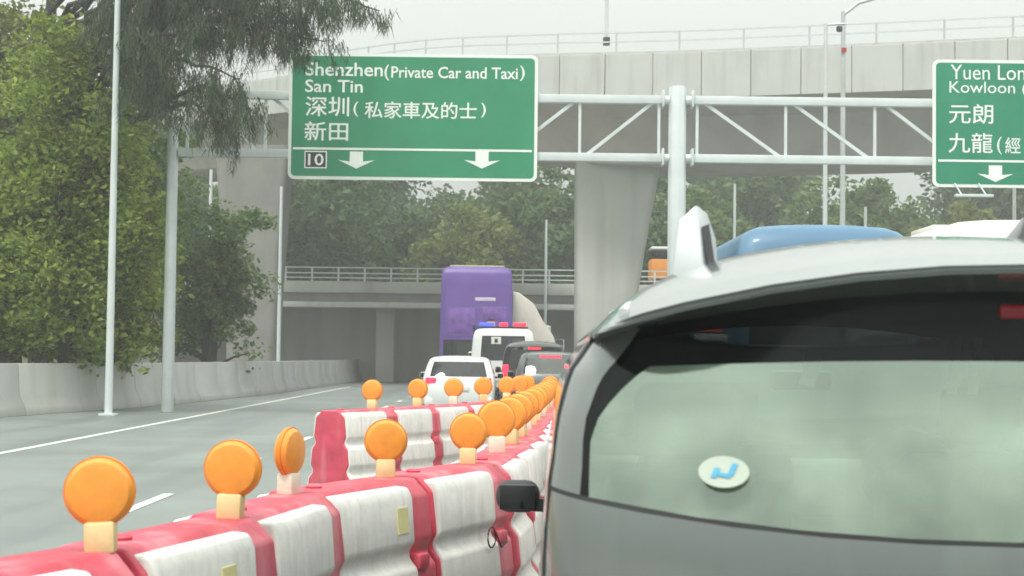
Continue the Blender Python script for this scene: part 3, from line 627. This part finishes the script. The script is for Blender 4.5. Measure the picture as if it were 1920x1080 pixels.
# column spans: 0-4 rear glass, 4-5 border, 5-12 rear corner, 12-13 rear pillar, 13-14 window, 14-15 B pillar, 15-16 window, 16-17 A, 17-22 front corner, 23-27 windscreen
def car(name, label, cat, loc, rz, rows, belt, head, paint, opts, group=None, D=.4, Df=.5, n=4.0, crown=1.0):
    t = thing(name, label, cat, loc, rz, group); G = loft(rows, D, Df, n, crown); nc = len(G[0])
    parts = {}
    def put(key, side, i, j):
        mb = parts.setdefault(key, MB()); q = [G[i][j], G[i][j + 1], G[i + 1][j + 1], G[i + 1][j]]
        mb.add([(side * x, y, z) for x, y, z in q], [(0, 1, 2, 3) if side < 0 else (3, 2, 1, 0)])
    hb = opts.get('glass_top', head)
    for i in range(len(rows) - 1):
        for j in range(nc - 1):
            for sd_ in (-1, 1):
                key = 'body'
                if opts.get('seal') == i and j < 10: key = 'window_seal'
                if belt <= i < head:
                    if j < 4: key = 'rear_window' if i < hb else 'window_border'
                    elif j == 4: key = 'window_border' if hb < head else ('window_border', sd_)
                    elif j in (13, 15) and not opts.get('no_side'): key = ('side_window', sd_, j)
                    elif j >= 23: key = 'windscreen'
                put(key, sd_, i, j)
    # roof cap and floor
    top = G[-1]; ring = [(x, y, z) for x, y, z in top] + [(-x, y, z) for x, y, z in reversed(top)]
    parts['body'].add(ring, [tuple(range(len(ring)))])
    bot = G[0]; ring = [(x, y, z) for x, y, z in bot] + [(-x, y, z) for x, y, z in reversed(bot)]
    MB().add(ring, [tuple(range(len(ring)))]).build('floor_pan', 'black_plastic', t, smooth=0)
    gm = opts.get('glass', 'glass_tint'); body = None
    for key, mb in parts.items():
        if key == 'body': body = mb.build('body', paint, t, smooth=opts.get('smooth', 42))
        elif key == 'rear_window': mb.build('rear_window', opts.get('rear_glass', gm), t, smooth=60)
        elif key == 'window_border': mb.build('window_border', opts.get('border', 'trim_gloss'), t, smooth=60)
        elif key == 'window_seal': mb.build('window_seal', 'black_rubber', t, smooth=60)
        elif key == 'windscreen': mb.build('windscreen', 'glass_clear', t, smooth=60)
        elif key[0] == 'window_border': mb.build('window_border', opts.get('border', 'trim_gloss'), t, smooth=60)
        else: mb.build('side_window', gm, t, smooth=60)
    if 'seal' in opts:
        for sx_ in (-1, 1): MB().tube([(sx_ * (q[10][0] + .001), q[10][1], q[10][2]) for q in G[2:18]], .0035, 6).build('panel_gap', 'black_rubber', t)
    # inner lining
    me = body.data.copy(); bm = bmesh.new(); bm.from_mesh(me)
    for v_ in bm.verts: v_.co -= v_.normal * 0.022
    bmesh.ops.reverse_faces(bm, faces=bm.faces); bm.to_mesh(me); bm.free(); me.materials.clear(); link('inner_lining', me, 'headliner', t, 60)
    W = max(r_['w'] for r_ in rows); L0, L1 = rows[0]['yr'], rows[0]['yf']
    wr = opts.get('wr', 0.34)
    for y in opts.get('axles', (L0 + 0.85, L1 - 0.9)):
        for sx_ in (-1, 1):
            wh = MB().lathe([(wr * .45, -.1), (wr * .97, -.105), (wr, -.08), (wr, .08), (wr * .97, .105), (wr * .45, .1)], 28, 'x', (0, 0, 0)).build('wheel', 'black_rubber', t, loc=(sx_ * (W - 0.085), y, wr))
            MB().lathe([(0.05, .09), (wr * .2, .115), (wr * .62, .118), (wr * .66, .104)], 24, 'x').build('rim', 'alloy', wh).scale = (sx_, 1, 1)
            MB().lathe([(wr * 1.18, -.02), (wr * 1.18, .012), (wr * 1.0, .012)], 28, 'x', (0, 0, 0)).build('wheel_arch', 'black_plastic', t, loc=(sx_ * (W - 0.008), y, wr))
    if W < 1.1 and name != 'people_carrier' or paint == 'car_black':
        zb = rows[belt]['z']; MB().box((0, 1.15, zb * .78), (W * 1.5, .22, zb * .5)).build('rear_bench', 'upholstery', t, bevel=.05)
        for x in (-.45, .45): MB().box((x * W, 1.15, zb * 1.09), (.26, .1, .16)).build('headrest', 'upholstery', t, bevel=.04)
    if 'tail' in opts:
        for sx_ in (-1, 1):
            x, z, wx, hz_ = opts['tail']; y = opts.get('tail_y', L0)
            MB().box((sx_ * x, y + 0.03, z), (wx, 0.14, hz_)).build('tail_light', opts.get('tail_mat', 'brake_lit'), t, bevel=0.02)
    if 'high' in opts:
        z, wx, y = opts['high']; MB().box((0, y, z), (wx, 0.04, 0.05)).build('high_brake_light', opts.get('high_mat', 'brake_lit'), t, bevel=0.008)
    if 'bumper' in opts:
        z0, z1, m_ = opts['bumper']
        MB().box((0, L0 + 0.05, (z0 + z1) / 2), (W * 1.86, 0.2, z1 - z0)).build('rear_bumper', m_, t, bevel=0.05)
    if 'plate' in opts:
        z, y = opts['plate']; MB().box((0, y, z), (0.52, 0.02, 0.11)).build('number_plate', 'plate_white', t, bevel=0.004)
    for sx_ in (-1, 1):
        MB().box((sx_ * W * .74, L1 - 0.12, opts.get('hl', 0.72)), (W * .3, 0.2, 0.16)).build('headlight', 'head_lamp', t, bevel=0.03)
        if 'mirror' in opts:
            y, z, hh = opts['mirror']
            m_ = MB().box((sx_ * (W + 0.11), y, z), (0.17, 0.12, hh)).build('wing_mirror', opts.get('mirror_mat', paint), t, bevel=0.052, seg=4)
            MB().box((sx_ * (W + 0.11), y - 0.062, z), (0.14, 0.012, hh * .78)).build('mirror_glass', 'trim_gloss', m_, bevel=0.01)
            MB().bar((sx_ * (W - 0.04), y + 0.02, z - hh * .3), (sx_ * (W + 0.06), y, z - hh * .25), 0.05, 0.05).build('mirror_arm', 'black_plastic', m_, smooth=0)
    return t
def seat(t, x, y, zs, zb, w_=0.48, m='upholstery'):
    s_ = thing_part = MB().box((x, y, zs), (w_, 0.5, 0.16)).build('seat', m, t, bevel=0.05, seg=3)
    mtx = Matrix.Rotation(R(12), 3, 'X')
    MB().box((x, y - 0.32, (zs + zb) / 2), (w_, 0.14, zb - zs), mtx).build('backrest', m, s_, bevel=0.06, seg=3)
    MB().box((x, y - 0.42, zb + 0.12), (0.27, 0.1, 0.2), mtx).build('headrest', m, s_, bevel=0.045, seg=3)

# --- the people carrier right in front
SUVY, SUVX, SRZ = 3.3, 1.05, -R(1.6)
def mp(z, w, yr, yf, ai=.8, ao=.9, c=0, s=(.10, .48, .84), af=.84): return dict(z=z, w=w, yr=yr, yf=yf, ai=ai, ao=ao, c=c, s=s, af=af)
CR = .165
rows = [mp(.30, .90, .06, 4.72), mp(.45, .955, -.02, 4.80), mp(.75, .985, -.03, 4.80), mp(.95, .99, -.02, 4.66), mp(1.05, .988, .0, 4.20, c=-.087), mp(1.12, .985, .0, 3.72, c=-.087), mp(1.205, .978, .018, 3.61, c=-.087),
        mp(1.215, .976, .022, 3.60, .905, .925, -.087), mp(1.27, .968, .035, 3.50, .912, .928, -.06), mp(1.325, .962, .05, 3.42, .915, .932, -.036), mp(1.37, .955, .065, 3.34, .905, .932, -.016),
        mp(1.40, .948, .075, 3.28, .888, .927, -.004), mp(1.43, .940, .087, 3.22, .862, .922, .015), mp(1.452, .933, .096, 3.18, .838, .915, .025), mp(1.468, .928, .103, 3.14, .812, .905, .034),
        mp(1.485, .914, .112, 3.10, .80, .895, .055), mp(1.50, .90, .12, 3.06, .79, .885, .09), mp(1.512, .885, .125, 3.02, .78, .875, CR - .025),
        mp(1.5185, .885, -.088, 2.98, .78, .875, CR - .004), mp(1.524, .88, -.095, 2.96, .78, .875, CR),
        mp(1.534, .866, -.045, 2.90, .78, .875, CR), mp(1.56, .832, .02, 2.78, .78, .875, CR), mp(1.59, .775, .16, 2.60, .78, .875, CR), mp(1.615, .70, .33, 2.40, .78, .875, CR), mp(1.635, .61, .52, 2.2, .78, .875, CR), mp(1.65, .45, .78, 1.95, .78, .875, CR), mp(1.658, .22, 1.1, 1.7, .78, .875, CR)]
suv = car('people_carrier', 'silver grey people carrier close ahead with large rear window and roof fin', 'car', (SUVX, SUVY, 0), SRZ, rows, 7, 17, 'car_silver',
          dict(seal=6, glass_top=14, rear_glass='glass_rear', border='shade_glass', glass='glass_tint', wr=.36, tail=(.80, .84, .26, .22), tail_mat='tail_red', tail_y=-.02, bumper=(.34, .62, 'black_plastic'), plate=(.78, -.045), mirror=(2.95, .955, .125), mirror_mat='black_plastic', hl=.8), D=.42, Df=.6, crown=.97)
# its interior
seat(suv, -.62, 1.25, .62, 1.22, .44); seat(suv, .0, 1.25, .62, 1.02, .4); seat(suv, .62, 1.25, .62, 1.12, .46)
for x in (-.42, .45): seat(suv, x, 2.45, .62, 1.2, .52)
MB().box((0, 3.25, .98), (1.7, .5, .22)).build('dashboard', 'upholstery', suv, bevel=.08, seg=3)
MB().lathe([(.17, -.012), (.185, 0), (.17, .012), (.155, 0)], 28, 'y', (.42, 2.98, 1.06)).build('steering_wheel', 'black_plastic', suv)
MB().box((0, 2.95, 1.42), (.24, .04, .075)).build('rear_view_mirror', 'black_plastic', suv, bevel=.02)
for x in (.005, .055): MB().bar((x + .02, .62, 1.56), (x, .60, 1.42), .012, .018).build('belt', 'belt_pale', suv, smooth=0)
MB().bar((-.34, .5, 1.52), (-.36, .5, 1.44), .02, .035).build('belt', 'belt_pale', suv, smooth=0)
# high brake light bar tucked below the spoiler
MB().box((.2, .13, 1.608), (.42, .03, .03)).build('high_brake_light', 'brake_dim', suv, bevel=.006)
# round sticker on the rear window
iM = suv.matrix_basis.inverted()
def on_rear(u, v, dy=-.012):
    """point on the carrier's rear glass for a photo direction, in its own coordinates"""
    y = .05
    for _ in range(6):
        q = iM @ P(u, v, SUVY + y); xx = abs(q.x) / .96
        y = lerp([(1.215, .022), (1.325, .05), (1.43, .087), (1.5, .12)], q.z) + .42 * (1 - max(0, 1 - xx ** 4) ** .25)
    return Vector((q.x, q.y + dy, q.z))
c = on_rear(1356, 884); mb = MB(); mb.lathe([(.054, -.001), (.054, .001)], 32, 'y')
o = mb.build('window_sticker', 'sticker_white', suv, smooth=20); o.location = c; o.rotation_euler = (-R(16), 0, 0); o.scale = (.98, 1, .62)
for k, (dx, dz, w_, h_) in enumerate(((-.018, -.004, .012, .034), (.019, .008, .012, .042), (.0, -.012, .03, .013))):
    q = MB().box((dx, -.003, dz), (w_, .002, h_), Matrix.Rotation(R(16), 3, 'Y')).build('sticker_mark', 'sticker_blue', o, smooth=0)
# roof rail and fin
def roofz(x, y):
    best = None
    for r_ in rows[19:]:
        if abs(x) <= r_['w'] and r_['yr'] <= y: best = r_
    b = best or rows[19]; return b['z'] + CR * (1 - min(1, abs(x) / .97) ** 2)
pr = []
for k in range(14):
    f = k / 13; y = .12 + f * 2.1; x = -(.815 - .10 * math.sin(f * math.pi) - .05 * f); pr.append((x, y, 1.595 + .055 * math.sin(min(1, f * 2.2) * math.pi / 2)))
for sx_ in (-1, 1):
    MB().tube([(sx_ * -p[0], p[1], p[2]) for p in pr], [.012] + [.02] * 12 + [.012], 8).build('roof_rail', 'galvanised', suv)
fc = iM @ P(1300, 520, 4.0)
b = fc + Vector((0, 0, 0)); mb = MB()
fin = [(-.052, -.03, -.01), (.022, -.05, -.012), (.062, .05, .0), (-.03, .10, .0), (-.034, -.005, .125), (.004, .0, .162), (.034, .03, .148), (.056, .055, .09), (-.03, .07, .10)]
mb.add([b + Vector(q) * 1.14 for q in fin], [(0, 1, 5, 4), (1, 2, 7, 6, 5), (2, 3, 8, 7), (3, 0, 4, 8), (4, 5, 6, 7, 8), (3, 2, 1, 0)])
o = mb.build('roof_fin', 'galvanised', suv, bevel=.006); 
mb = MB().add([b + Vector(q) * 1.14 for q in [(.0295, -.042, .02), (.05, .012, .02), (.036, .022, .12), (.016, -.008, .11)]], [(0, 1, 2, 3)]); mb.build('fin_inset', 'black_plastic', o, smooth=0)
MB().lathe([(.008, -.002), (.008, .004)], 12, 'y', tuple(b + Vector((-.018, -.06, -.028)))).build('fin_bolt', 'black_plastic', o)
an = iM @ P(1912, 452, 3.95); an = Vector((an.x, an.y, an.z))
mb = MB().add([an + Vector(q) for q in [(-.035, -.05, -.03), (.035, -.05, -.03), (.03, .12, -.02), (-.03, .12, -.02), (0, -.055, .055), (0, -.02, .06), (-.012, -.05, .02), (.012, -.05, .02)]],
              [(0, 3, 2, 1), (0, 1, 7, 4, 6), (1, 2, 5, 4, 7), (2, 3, 5), (3, 0, 6, 4, 5)]); mb.build('antenna', 'car_pewter', suv, bevel=.006)

# --- generic shells for the other vehicles
def hatch_rows(W, H, Lg, hood=.95):
    k = H / 1.5
    def q(z, w, a, b, ai=.74, ao=.8, c=0): return mp(z * k, w * W, a, b * Lg, ai, ao, c, (.1, .5, .86), .84)
    return [q(.25, .93, .08, .985), q(.4, .99, .0, 1.0), q(.7, 1.0, .0, 1.0), q(.86, 1.0, .03, .96), q(.95, .985, .06, .74),
            q(1.0, .975, .09, .72), q(1.15, .93, .18, .66), q(1.28, .885, .27, .61), q(1.36, .85, .34, .57), q(1.42, .80, .36, .55, c=.02), q(1.455, .70, .50, .5, c=.03), q(1.475, .5, .75, .45, c=.03), q(1.48, .25, .95, .4, c=.03)]
def van_rows(W, H, Lg):
    k = H / 1.9
    def q(z, w, a, b, ai=.78, ao=.84, c=0): return mp(z * k, w * W, a, b * Lg, ai, ao, c, (.08, .5, .9), .84)
    return [q(.28, .95, .05, .985), q(.45, 1.0, .0, 1.0), q(.9, 1.0, .0, .99), q(1.02, .995, .01, .90), q(1.08, .99, .02, .885), q(1.12, .985, .025, .88), q(1.35, .955, .06, .81), q(1.55, .92, .10, .76), q(1.64, .90, .12, .735), q(1.72, .86, .10, .71, c=.03), q(1.79, .78, .16, .68, c=.04), q(1.83, .62, .34, .64, c=.045), q(1.85, .35, .7, .6, c=.05)]
p = P(1011, 660, 44)
car('people_carrier', 'black people carrier with lit brake lights ahead of the silver one', 'car', ((1004 - 960) * 44 / F, 44, 0), 0, van_rows(.92, 1.93, 4.7), 5, 8, 'car_black',
    dict(tail=(.80, 1.1, .16, .34), high=(1.72, .34, .06), bumper=(.32, .6, 'car_black'), plate=(.82, -.02), mirror=(3.4, 1.1, .18), wr=.34, rear_glass='glass_tint'))
car('hatchback', 'pewter hatchback with a long lit brake light bar beside the black people carrier', 'car', ((1034 - 960) * 39 / F, 38.6, 0), 0, hatch_rows(.87, 1.62, 4.3), 5, 8, 'car_pewter',
    dict(tail=(.60, .98, .3, .12), high=(1.495, .52, .36), bumper=(.3, .7, 'car_black'), plate=(.66, -.07), mirror=(2.6, 1.05, .15), wr=.32, rear_glass='glass_clear'))
car('saloon_car', 'white car with red tail lights beyond the orange lamps, left of the black carrier', 'car', ((862 - 960) * 38.5 / F, 38.3, 0), 0, hatch_rows(.88, 1.49, 4.4), 5, 8, 'car_white',
    dict(tail=(.66, .9, .26, .14), bumper=(.3, .52, 'car_white'), plate=(.72, -.02), mirror=(2.7, 1.0, .15), wr=.32))
car('hatchback', 'white car directly ahead of the silver people carrier with red tail lights', 'car', (1.66, 9.15, 0), -R(1), hatch_rows(.88, 1.58, 4.3), 5, 8, 'car_white',
    dict(tail=(.70, 1.08, .16, .16), tail_y=.09, bumper=(.3, .6, 'car_white'), plate=(.76, -.02), mirror=(2.7, 1.05, .15), wr=.32))
# police van
H = 2.36
pv = car('police_van', 'white police van with blue and red roof lights behind the orange lamps', 'van', ((945 - 960) * 49 / F, 49, 0), 0,
         [mp(.35, .93, .05, 5.4), mp(.5, 1.0, 0, 5.45), mp(1.0, 1.0, 0, 5.4), mp(1.12, 1.0, .01, 5.0), mp(1.36, .99, .02, 4.8, .66, .70), mp(1.62, .98, .04, 4.6, .66, .70), mp(1.95, .95, .07, 4.35, .66, .70), mp(2.12, .93, .09, 4.2, .66, .70), mp(2.26, .88, .12, 4.05), mp(2.33, .78, .2, 3.9), mp(H, .6, .35, 3.7)], 4, 7, 'car_white',
         dict(tail=(.88, 1.0, .12, .42), bumper=(.36, .6, 'black_plastic'), plate=(.8, -.02), mirror=(4.6, 1.5, .28), wr=.36), D=.3, Df=.6, n=6)
MB().box((0, .45, H + .03), (1.5, .28, .06)).build('light_bar_base', 'black_plastic', pv, bevel=.01)
for x, m_, w_ in ((-.52, 'beacon_blue', .46), (-.0, 'brake_lit', .26), (.5, 'brake_lit', .40)):
    MB().box((x, .45, H + .115), (w_, .26, .11)).build('beacon', m_, pv, bevel=.03)
q = MB().box((-.22, .045, 1.98), (.30, .02, .22)).build('window_notice', 'plate_white', pv, smooth=0); MB().box((-.22, .03, 1.97), (.10, .006, .12)).build('notice_mark', 'sign_black', q, smooth=0)

# double-decker bus, purple advert on its back
bx = (962 - 960) * 55 / F - 1.25
bus = car('double_decker_bus', 'tall purple double-decker bus behind the police van', 'bus', (bx, 55, 0), 0,
          [mp(.3, 1.2, .1, 11.3), mp(.5, 1.25, 0, 11.5), mp(1.1, 1.25, 0, 11.5), mp(1.25, 1.25, .0, 11.5), mp(1.5, 1.25, .0, 11.5), mp(2.05, 1.25, .0, 11.5), mp(2.3, 1.25, 0, 11.5), mp(3.1, 1.24, .01, 11.4), mp(3.9, 1.23, .03, 11.3), mp(4.3, 1.21, .05, 11.2), mp(4.46, 1.17, .09, 11.1), mp(4.55, 1.06, .2, 11.0), mp(4.58, .9, .35, 10.8)], 4, 5, 'bus_purple',
          dict(tail=(1.1, 1.0, .14, .5), bumper=(.34, .7, 'black_plastic'), plate=(.85, -.03), wr=.48, axles=(3.0, 8.8), hl=.9), D=.2, Df=.3, n=7)
MB().box((0, 5.7, 4.61), (1.9, 10.4, .06)).build('roof_panel', 'bus_beige', bus, bevel=.02)
MB().box((.05, -.008, 3.05), (2.2, .012, 1.75)).build('advert', 'bus_purple', bus, smooth=0)
for x, z, w_, h_, m_ in ((.52, 2.55, .26, .42, 'ad_tan'), (.3, 3.45, .7, .12, 'ad_pale'), (.62, 2.95, .8, .5, 'ad_violet'), (-.5, 2.7, .9, .9, 'ad_violet'), (.15, 2.42, .5, .3, 'ad_indigo'), (.85, 2.42, .3, .3, 'ad_indigo')):
    MB().box((x, -.018, z), (w_, .006, h_)).build('advert_print', m_, bus, bevel=.002)
for k in range(5):
    for sx_ in (-1, 1): MB().box((sx_ * 1.246, 1.6 + k * 2.0, 3.35), (.012, 1.8, .85)).build('side_window', 'trim_gloss', bus, bevel=.004)

# lorry with a sheeted, sloping load
lx = (1000 - 960) * 60 / F
lo = thing('sheeted_lorry', 'lorry with pale sheet over its sloping load right of the purple bus', 'lorry', (lx, 60, 0))
x0, x1 = (955 - 1000) * .02, (1042 - 1000) * .02
def zz(v): return (668 - v) * .02 + 1.5
poly = [(x0, 1.2), (x1, 1.2), (x1, zz(640)), (x1 - .12, zz(628)), (.35, zz(602)), (.0, zz(570)), (x0 + .35, zz(550)), (x0, zz(546))]
mb = MB(); nY = 8
for k in range(nY):
    y = k * .8; o_ = .04 * math.sin(k * 2.1)
    mb.v += [(px_ + (o_ if i > 1 else 0), y, z_ + (o_ * 1.5 if i > 1 else 0)) for i, (px_, z_) in enumerate(poly)]
m_ = len(poly)
for k in range(nY - 1):
    for i in range(m_): mb.f.append((k * m_ + i, (k + 1) * m_ + i, (k + 1) * m_ + (i + 1) % m_, k * m_ + (i + 1) % m_))
mb.f.append(tuple(range(m_))); mb.f.append(tuple((nY - 1) * m_ + i for i in reversed(range(m_))))
mb.build('sheet', 'tarp', lo, bevel=.03)
MB().box(((x0 + x1) / 2, 3.0, 1.0), (x1 - x0 + .1, 6.4, .38)).build('load_bed', 'lorry_grey', lo, bevel=.02)
MB().box(((x0 + x1) / 2, 7.2, 1.7), (x1 - x0, 1.7, 2.2)).build('cab', 'car_white', lo, bevel=.1)
for y in (1.2, 6.8):
    for x in (x0 + .12, x1 - .12): MB().lathe([(.25, -.12), (.45, -.12), (.45, .12), (.25, .12)], 20, 'x').build('wheel', 'black_rubber', lo, loc=(x, y, .45))
MB().tube([(x1 + .03, 0, 1.3), (x1 + .03, 0, 2.15), (x1 + .32, 0, 2.15), (x1 + .32, 0, 1.3)], .025, 6).build('guard_frame', 'rail_steel', lo)
for x in (x0 + .2, x1 - .2): MB().box((x, -.22, .95), (.3, .06, .14)).build('tail_light', 'brake_lit', lo, bevel=.015)

# coaches in the next lanes
def coach_rows(W, H, Lg, r=.32):
    def q(z, w, a, b, ai=.8, ao=.86, c=0): return mp(z, w * W, a, b, ai, ao, c, (.06, .5, .92), .84)
    return [q(.3, .96, .1, Lg - .1), q(.5, 1, 0, Lg), q(1.2, 1, 0, Lg), q(1.5, 1, 0, Lg), q(1.7, 1, .0, Lg - .02), q(2.3, .995, .03, Lg - .08), q(H - .62, .985, .08, Lg - .2), q(H - .45, .97, .11, Lg - .3),
            q(H - .30, .945, .15, Lg - .4, c=.0), q(H - .19, .90, .20, Lg - .5, c=.02), q(H - .12, .83, .27, Lg - .6, c=.03), q(H - .075, .72, .37, Lg - .75, c=.045), q(H - .055, .5, .55, Lg - .9, c=.05), q(H - .05, .25, .8, Lg - 1, c=.05)]
hc = P(1525, 419, 22).z
blue = car('coach', 'blue coach whose rounded roof shows above the silver people carrier', 'coach', ((1545 - 960) * 22 / F, 21.6, 0), 0, coach_rows(1.25, hc, 10.5), 4, 6, 'coach_blue',
    dict(tail=(1.12, 1.1, .16, .5), bumper=(.34, .7, 'coach_blue'), plate=(.9, -.03), wr=.46, axles=(2.6, 7.8), hl=.9), D=.35, Df=.4, n=5, crown=1.3)
MB().box((0, 4.6, hc + .03), (1.0, 1.6, .09)).build('roof_hatch', 'coach_blue', blue, bevel=.03)
hc = P(1890, 409, 23.5).z
white = car('coach', 'cream white coach whose roof shows at the right edge behind the people carrier', 'coach', (1.25 + (1752 - 960) * 23.5 / F + .1, 23.2, 0), 0, coach_rows(1.32, hc, 10.5), 4, 6, 'coach_white',
    dict(tail=(1.12, 1.1, .16, .5), bumper=(.34, .7, 'coach_white'), plate=(.9, -.03), wr=.46, axles=(2.6, 7.8), hl=.9), D=.35, Df=.4, n=5, crown=1.3)
MB().box((-.35, 3.2, hc + .03), (.9, 1.4, .10)).build('roof_unit', 'coach_white', white, bevel=.03)

# ------------------------------------------------------------------ water-filled barriers and their lamps
def make_barrier():
    t = thing('water_barrier', 'barrier', 'barrier', group='red and white barriers along the lane')
    wp = [(.02, .055), (.285, .055), (.29, .12), (.272, .28), (.225, .335), (.222, .37), (.252, .42), (.232, .575), (.192, .62), (.19, .65), (.216, .69), (.20, .88), (.178, .925), (.02, .935)]
    prof = [(.262, .0), (.268, .12), (.252, .28), (.207, .335), (.204, .37), (.232, .42), (.214, .575), (.176, .62), (.174, .65), (.196, .69), (.172, .88), (.10, .95)]
    MB().prism(prof + [(-a, b) for a, b in reversed(prof)], -.45, .45, 'x').build('core', 'barrier_red', t, bevel=.022, seg=3, smooth=50)
    for s_ in (-1, 1):
        o = MB().prism([(s_ * a, b) for a, b in wp], -.435, .235, 'x').build('side_block', 'barrier_white', t, bevel=.014, seg=3, smooth=50)
    MB().tube([(.475, 0, .10), (.475, 0, .74)], .045, 12).build('link_pin', 'barrier_red', t, bevel=.01)
    MB().box((.30, .2, .60), (.10, .07, .07)).build('lug', 'barrier_red', t, bevel=.015); MB().box((.30, -.2, .60), (.10, .07, .07)).build('lug', 'barrier_red', t, bevel=.015)
    MB().lathe([(.032, 0), (.034, .008), (.026, .016)], 16, 'z', (-.28, 0, .95)).build('filler_cap', 'barrier_red', t)
    return t
def make_lamp(pale):
    t = thing('warning_lamp', 'lamp', 'warning lamp', group='orange warning lamps on the barriers')
    MB().box((0, 0, .04), (.085, .07, .09)).build('base', 'lamp_base_pale' if pale else 'lamp_base', t, bevel=.012)
    MB().lathe([(.004, -.036)] + [(.012 + .010 * k, -.036 + .00016 * k * k + (.0015 if k % 2 else 0)) for k in range(8)] + [(.093, -.012), (.093, .012), (.082, .026), (.055, .034), (.02, .035)], 36, 'y', (0, 0, .165)).build('lens', 'lens_orange', t, smooth=30)
    rg = MB()
    rg.lathe([(.0925, -.009), (.098, -.009), (.098, .009), (.0925, .009)], 36, 'y', (0, 0, .165)).build('rim', 'lens_ring', t)
    MB().tube([(.03, -.0, .085), (.03, 0, .105)], .006, 6).build('screw', 'black_plastic', t)
    return t
def arc_pts(ctrl, step, s0=0):
    out = []; segs = [(Vector(a), Vector(b)) for a, b in zip(ctrl, ctrl[1:])]; acc = s0
    for a, b in segs:
        L_ = (b - a).length
        while acc < L_: out.append((a.lerp(b, acc / L_), math.atan2((b - a).y, (b - a).x))); acc += step
        acc -= L_
    return out
def smoothline(pts, n=8):
    P_ = [Vector(p + (0,)) for p in pts]; o_ = []
    for i in range(len(P_) - 1):
        a = P_[max(0, i - 1)]; b, c = P_[i], P_[i + 1]; d = P_[min(len(P_) - 1, i + 2)]; o_ += [cr(a, b, c, d, f / n) for f in range(n)]
    return o_ + [P_[-1]]
near = [Vector(q) for q in ((-1.52, 3.62, 0), (-1.17, 4.52, 0), (-.955, 5.44, 0), (-.86, 6.4, 0), (-.53, 7.32, 0), (-.17, 8.32, 0))]   # ends of the nearest units
main = smoothline([(-.17, 8.32), (-.07, 9.3), (.03, 10.5), (.14, 12.5), (.28, 15), (.42, 18), (.52, 21)])
side = smoothline([(-1.75, 15.6), (-1.1, 17.0), (-.5, 18.6), (.02, 20.4), (.25, 22.4)])
b0 = make_barrier(); l0, l1 = make_lamp(False), make_lamp(True); fb = [True]; fl = {0: True, 1: True}
ordn = ['nearest', 'second', 'third', 'fourth', 'fifth', 'sixth', 'seventh', 'eighth', 'ninth', 'tenth', 'eleventh', 'twelfth', 'thirteenth', 'fourteenth', 'fifteenth', 'sixteenth', 'seventeenth', 'eighteenth', 'nineteenth', 'twentieth']
shift = {0: .075, 1: .04}
def put_row(spots, txt, ltxt, lampf):
    for i, (p, a) in enumerate(spots):
        if i >= 20: break
        o = b0 if fb[0] else copy_tree(b0); fb[0] = False
        o.location = (p.x, p.y, 0); o.rotation_euler = (0, 0, a - .05 + random.uniform(-.05, .05)); o['label'] = txt.format(ordn[i])
        q = lampf(i)
        k = 1 if i % 3 == 2 else 0; m_ = (l0, l1)[k]; l = m_ if fl[k] else copy_tree(m_); fl[k] = False
        d = Vector((math.cos(a), math.sin(a), 0)) * q[0] + Vector((shift.get(i, 0) if 'near' in ltxt else 0, 0, 0))
        l.location = (p.x + d.x, p.y + d.y, .948); l.rotation_euler = (random.uniform(-.03, .03), random.uniform(-.05, .05), q[1]); l['label'] = ltxt.format(ordn[i]); l.scale = (1.14,) * 3 if i > 4 or 'farther' in ltxt else (1, 1, 1)
spots = [((a + b) / 2, math.atan2((b - a).y, (b - a).x)) for a, b in zip(near, near[1:])] + arc_pts(main, .93, .47)
turn = {0: .1, 1: -.1, 2: 1.22, 3: .15, 4: -.05}
put_row(spots, 'red and white water-filled barrier, {} to the camera in the row beside the people carrier', 'orange round warning lamp on the barrier {} to the camera in the near row', lambda i: (.40, turn.get(i, random.uniform(-.3, .3))))
put_row(arc_pts(side, 1.0, .5), 'red and white water-filled barrier, {} to the camera in the farther row joining from left', 'orange round warning lamp on the barrier {} to the camera in the farther row', lambda i: (.3, random.uniform(-.3, .3)))
# dull yellow stickers on two near barriers, and a loose cable loop on another
bars = sorted([o for o in bpy.data.objects if o.name.startswith('water_barrier')], key=lambda o: o.location.y)
for o, x in ((bars[1], .02), (bars[3], .12)):
    MB().box((x, -.2085, .79), (.10, .008, .11), Matrix.Rotation(R(-5), 3, 'X')).build('sticker', 'sticker', o, smooth=0)
c = bars[4]; pts = [(.1 + .05 * math.cos(k / 12 * 6.6), -.245 - .004 * k / 12, .62 + .05 * math.sin(k / 12 * 6.6)) for k in range(13)] + [(.22, -.25, .56), (.3, -.25, .58)]
MB().tube(pts, .0045, 6).build('cable_loop', 'cable', c)

# ------------------------------------------------------------------ thin damp haze over the whole place
hm = bpy.data.materials.new('haze'); hm.use_nodes = True; hn = hm.node_tree.nodes; hn.clear()
ho = hn.new('ShaderNodeOutputMaterial'); hv = hn.new('ShaderNodeVolumePrincipled'); hm.node_tree.links.new(hv.outputs[0], ho.inputs['Volume'])
hv.inputs['Color'].default_value = (0.93, 0.96, 0.93, 1); hv.inputs['Density'].default_value = 0.0022; hv.inputs['Anisotropy'].default_value = 0.2
M['haze'] = hm
tag(MB().box((0, 1100, 14.4), (3200, 2900, 31.2)).build('haze', 'haze', smooth=0), kind='stuff')
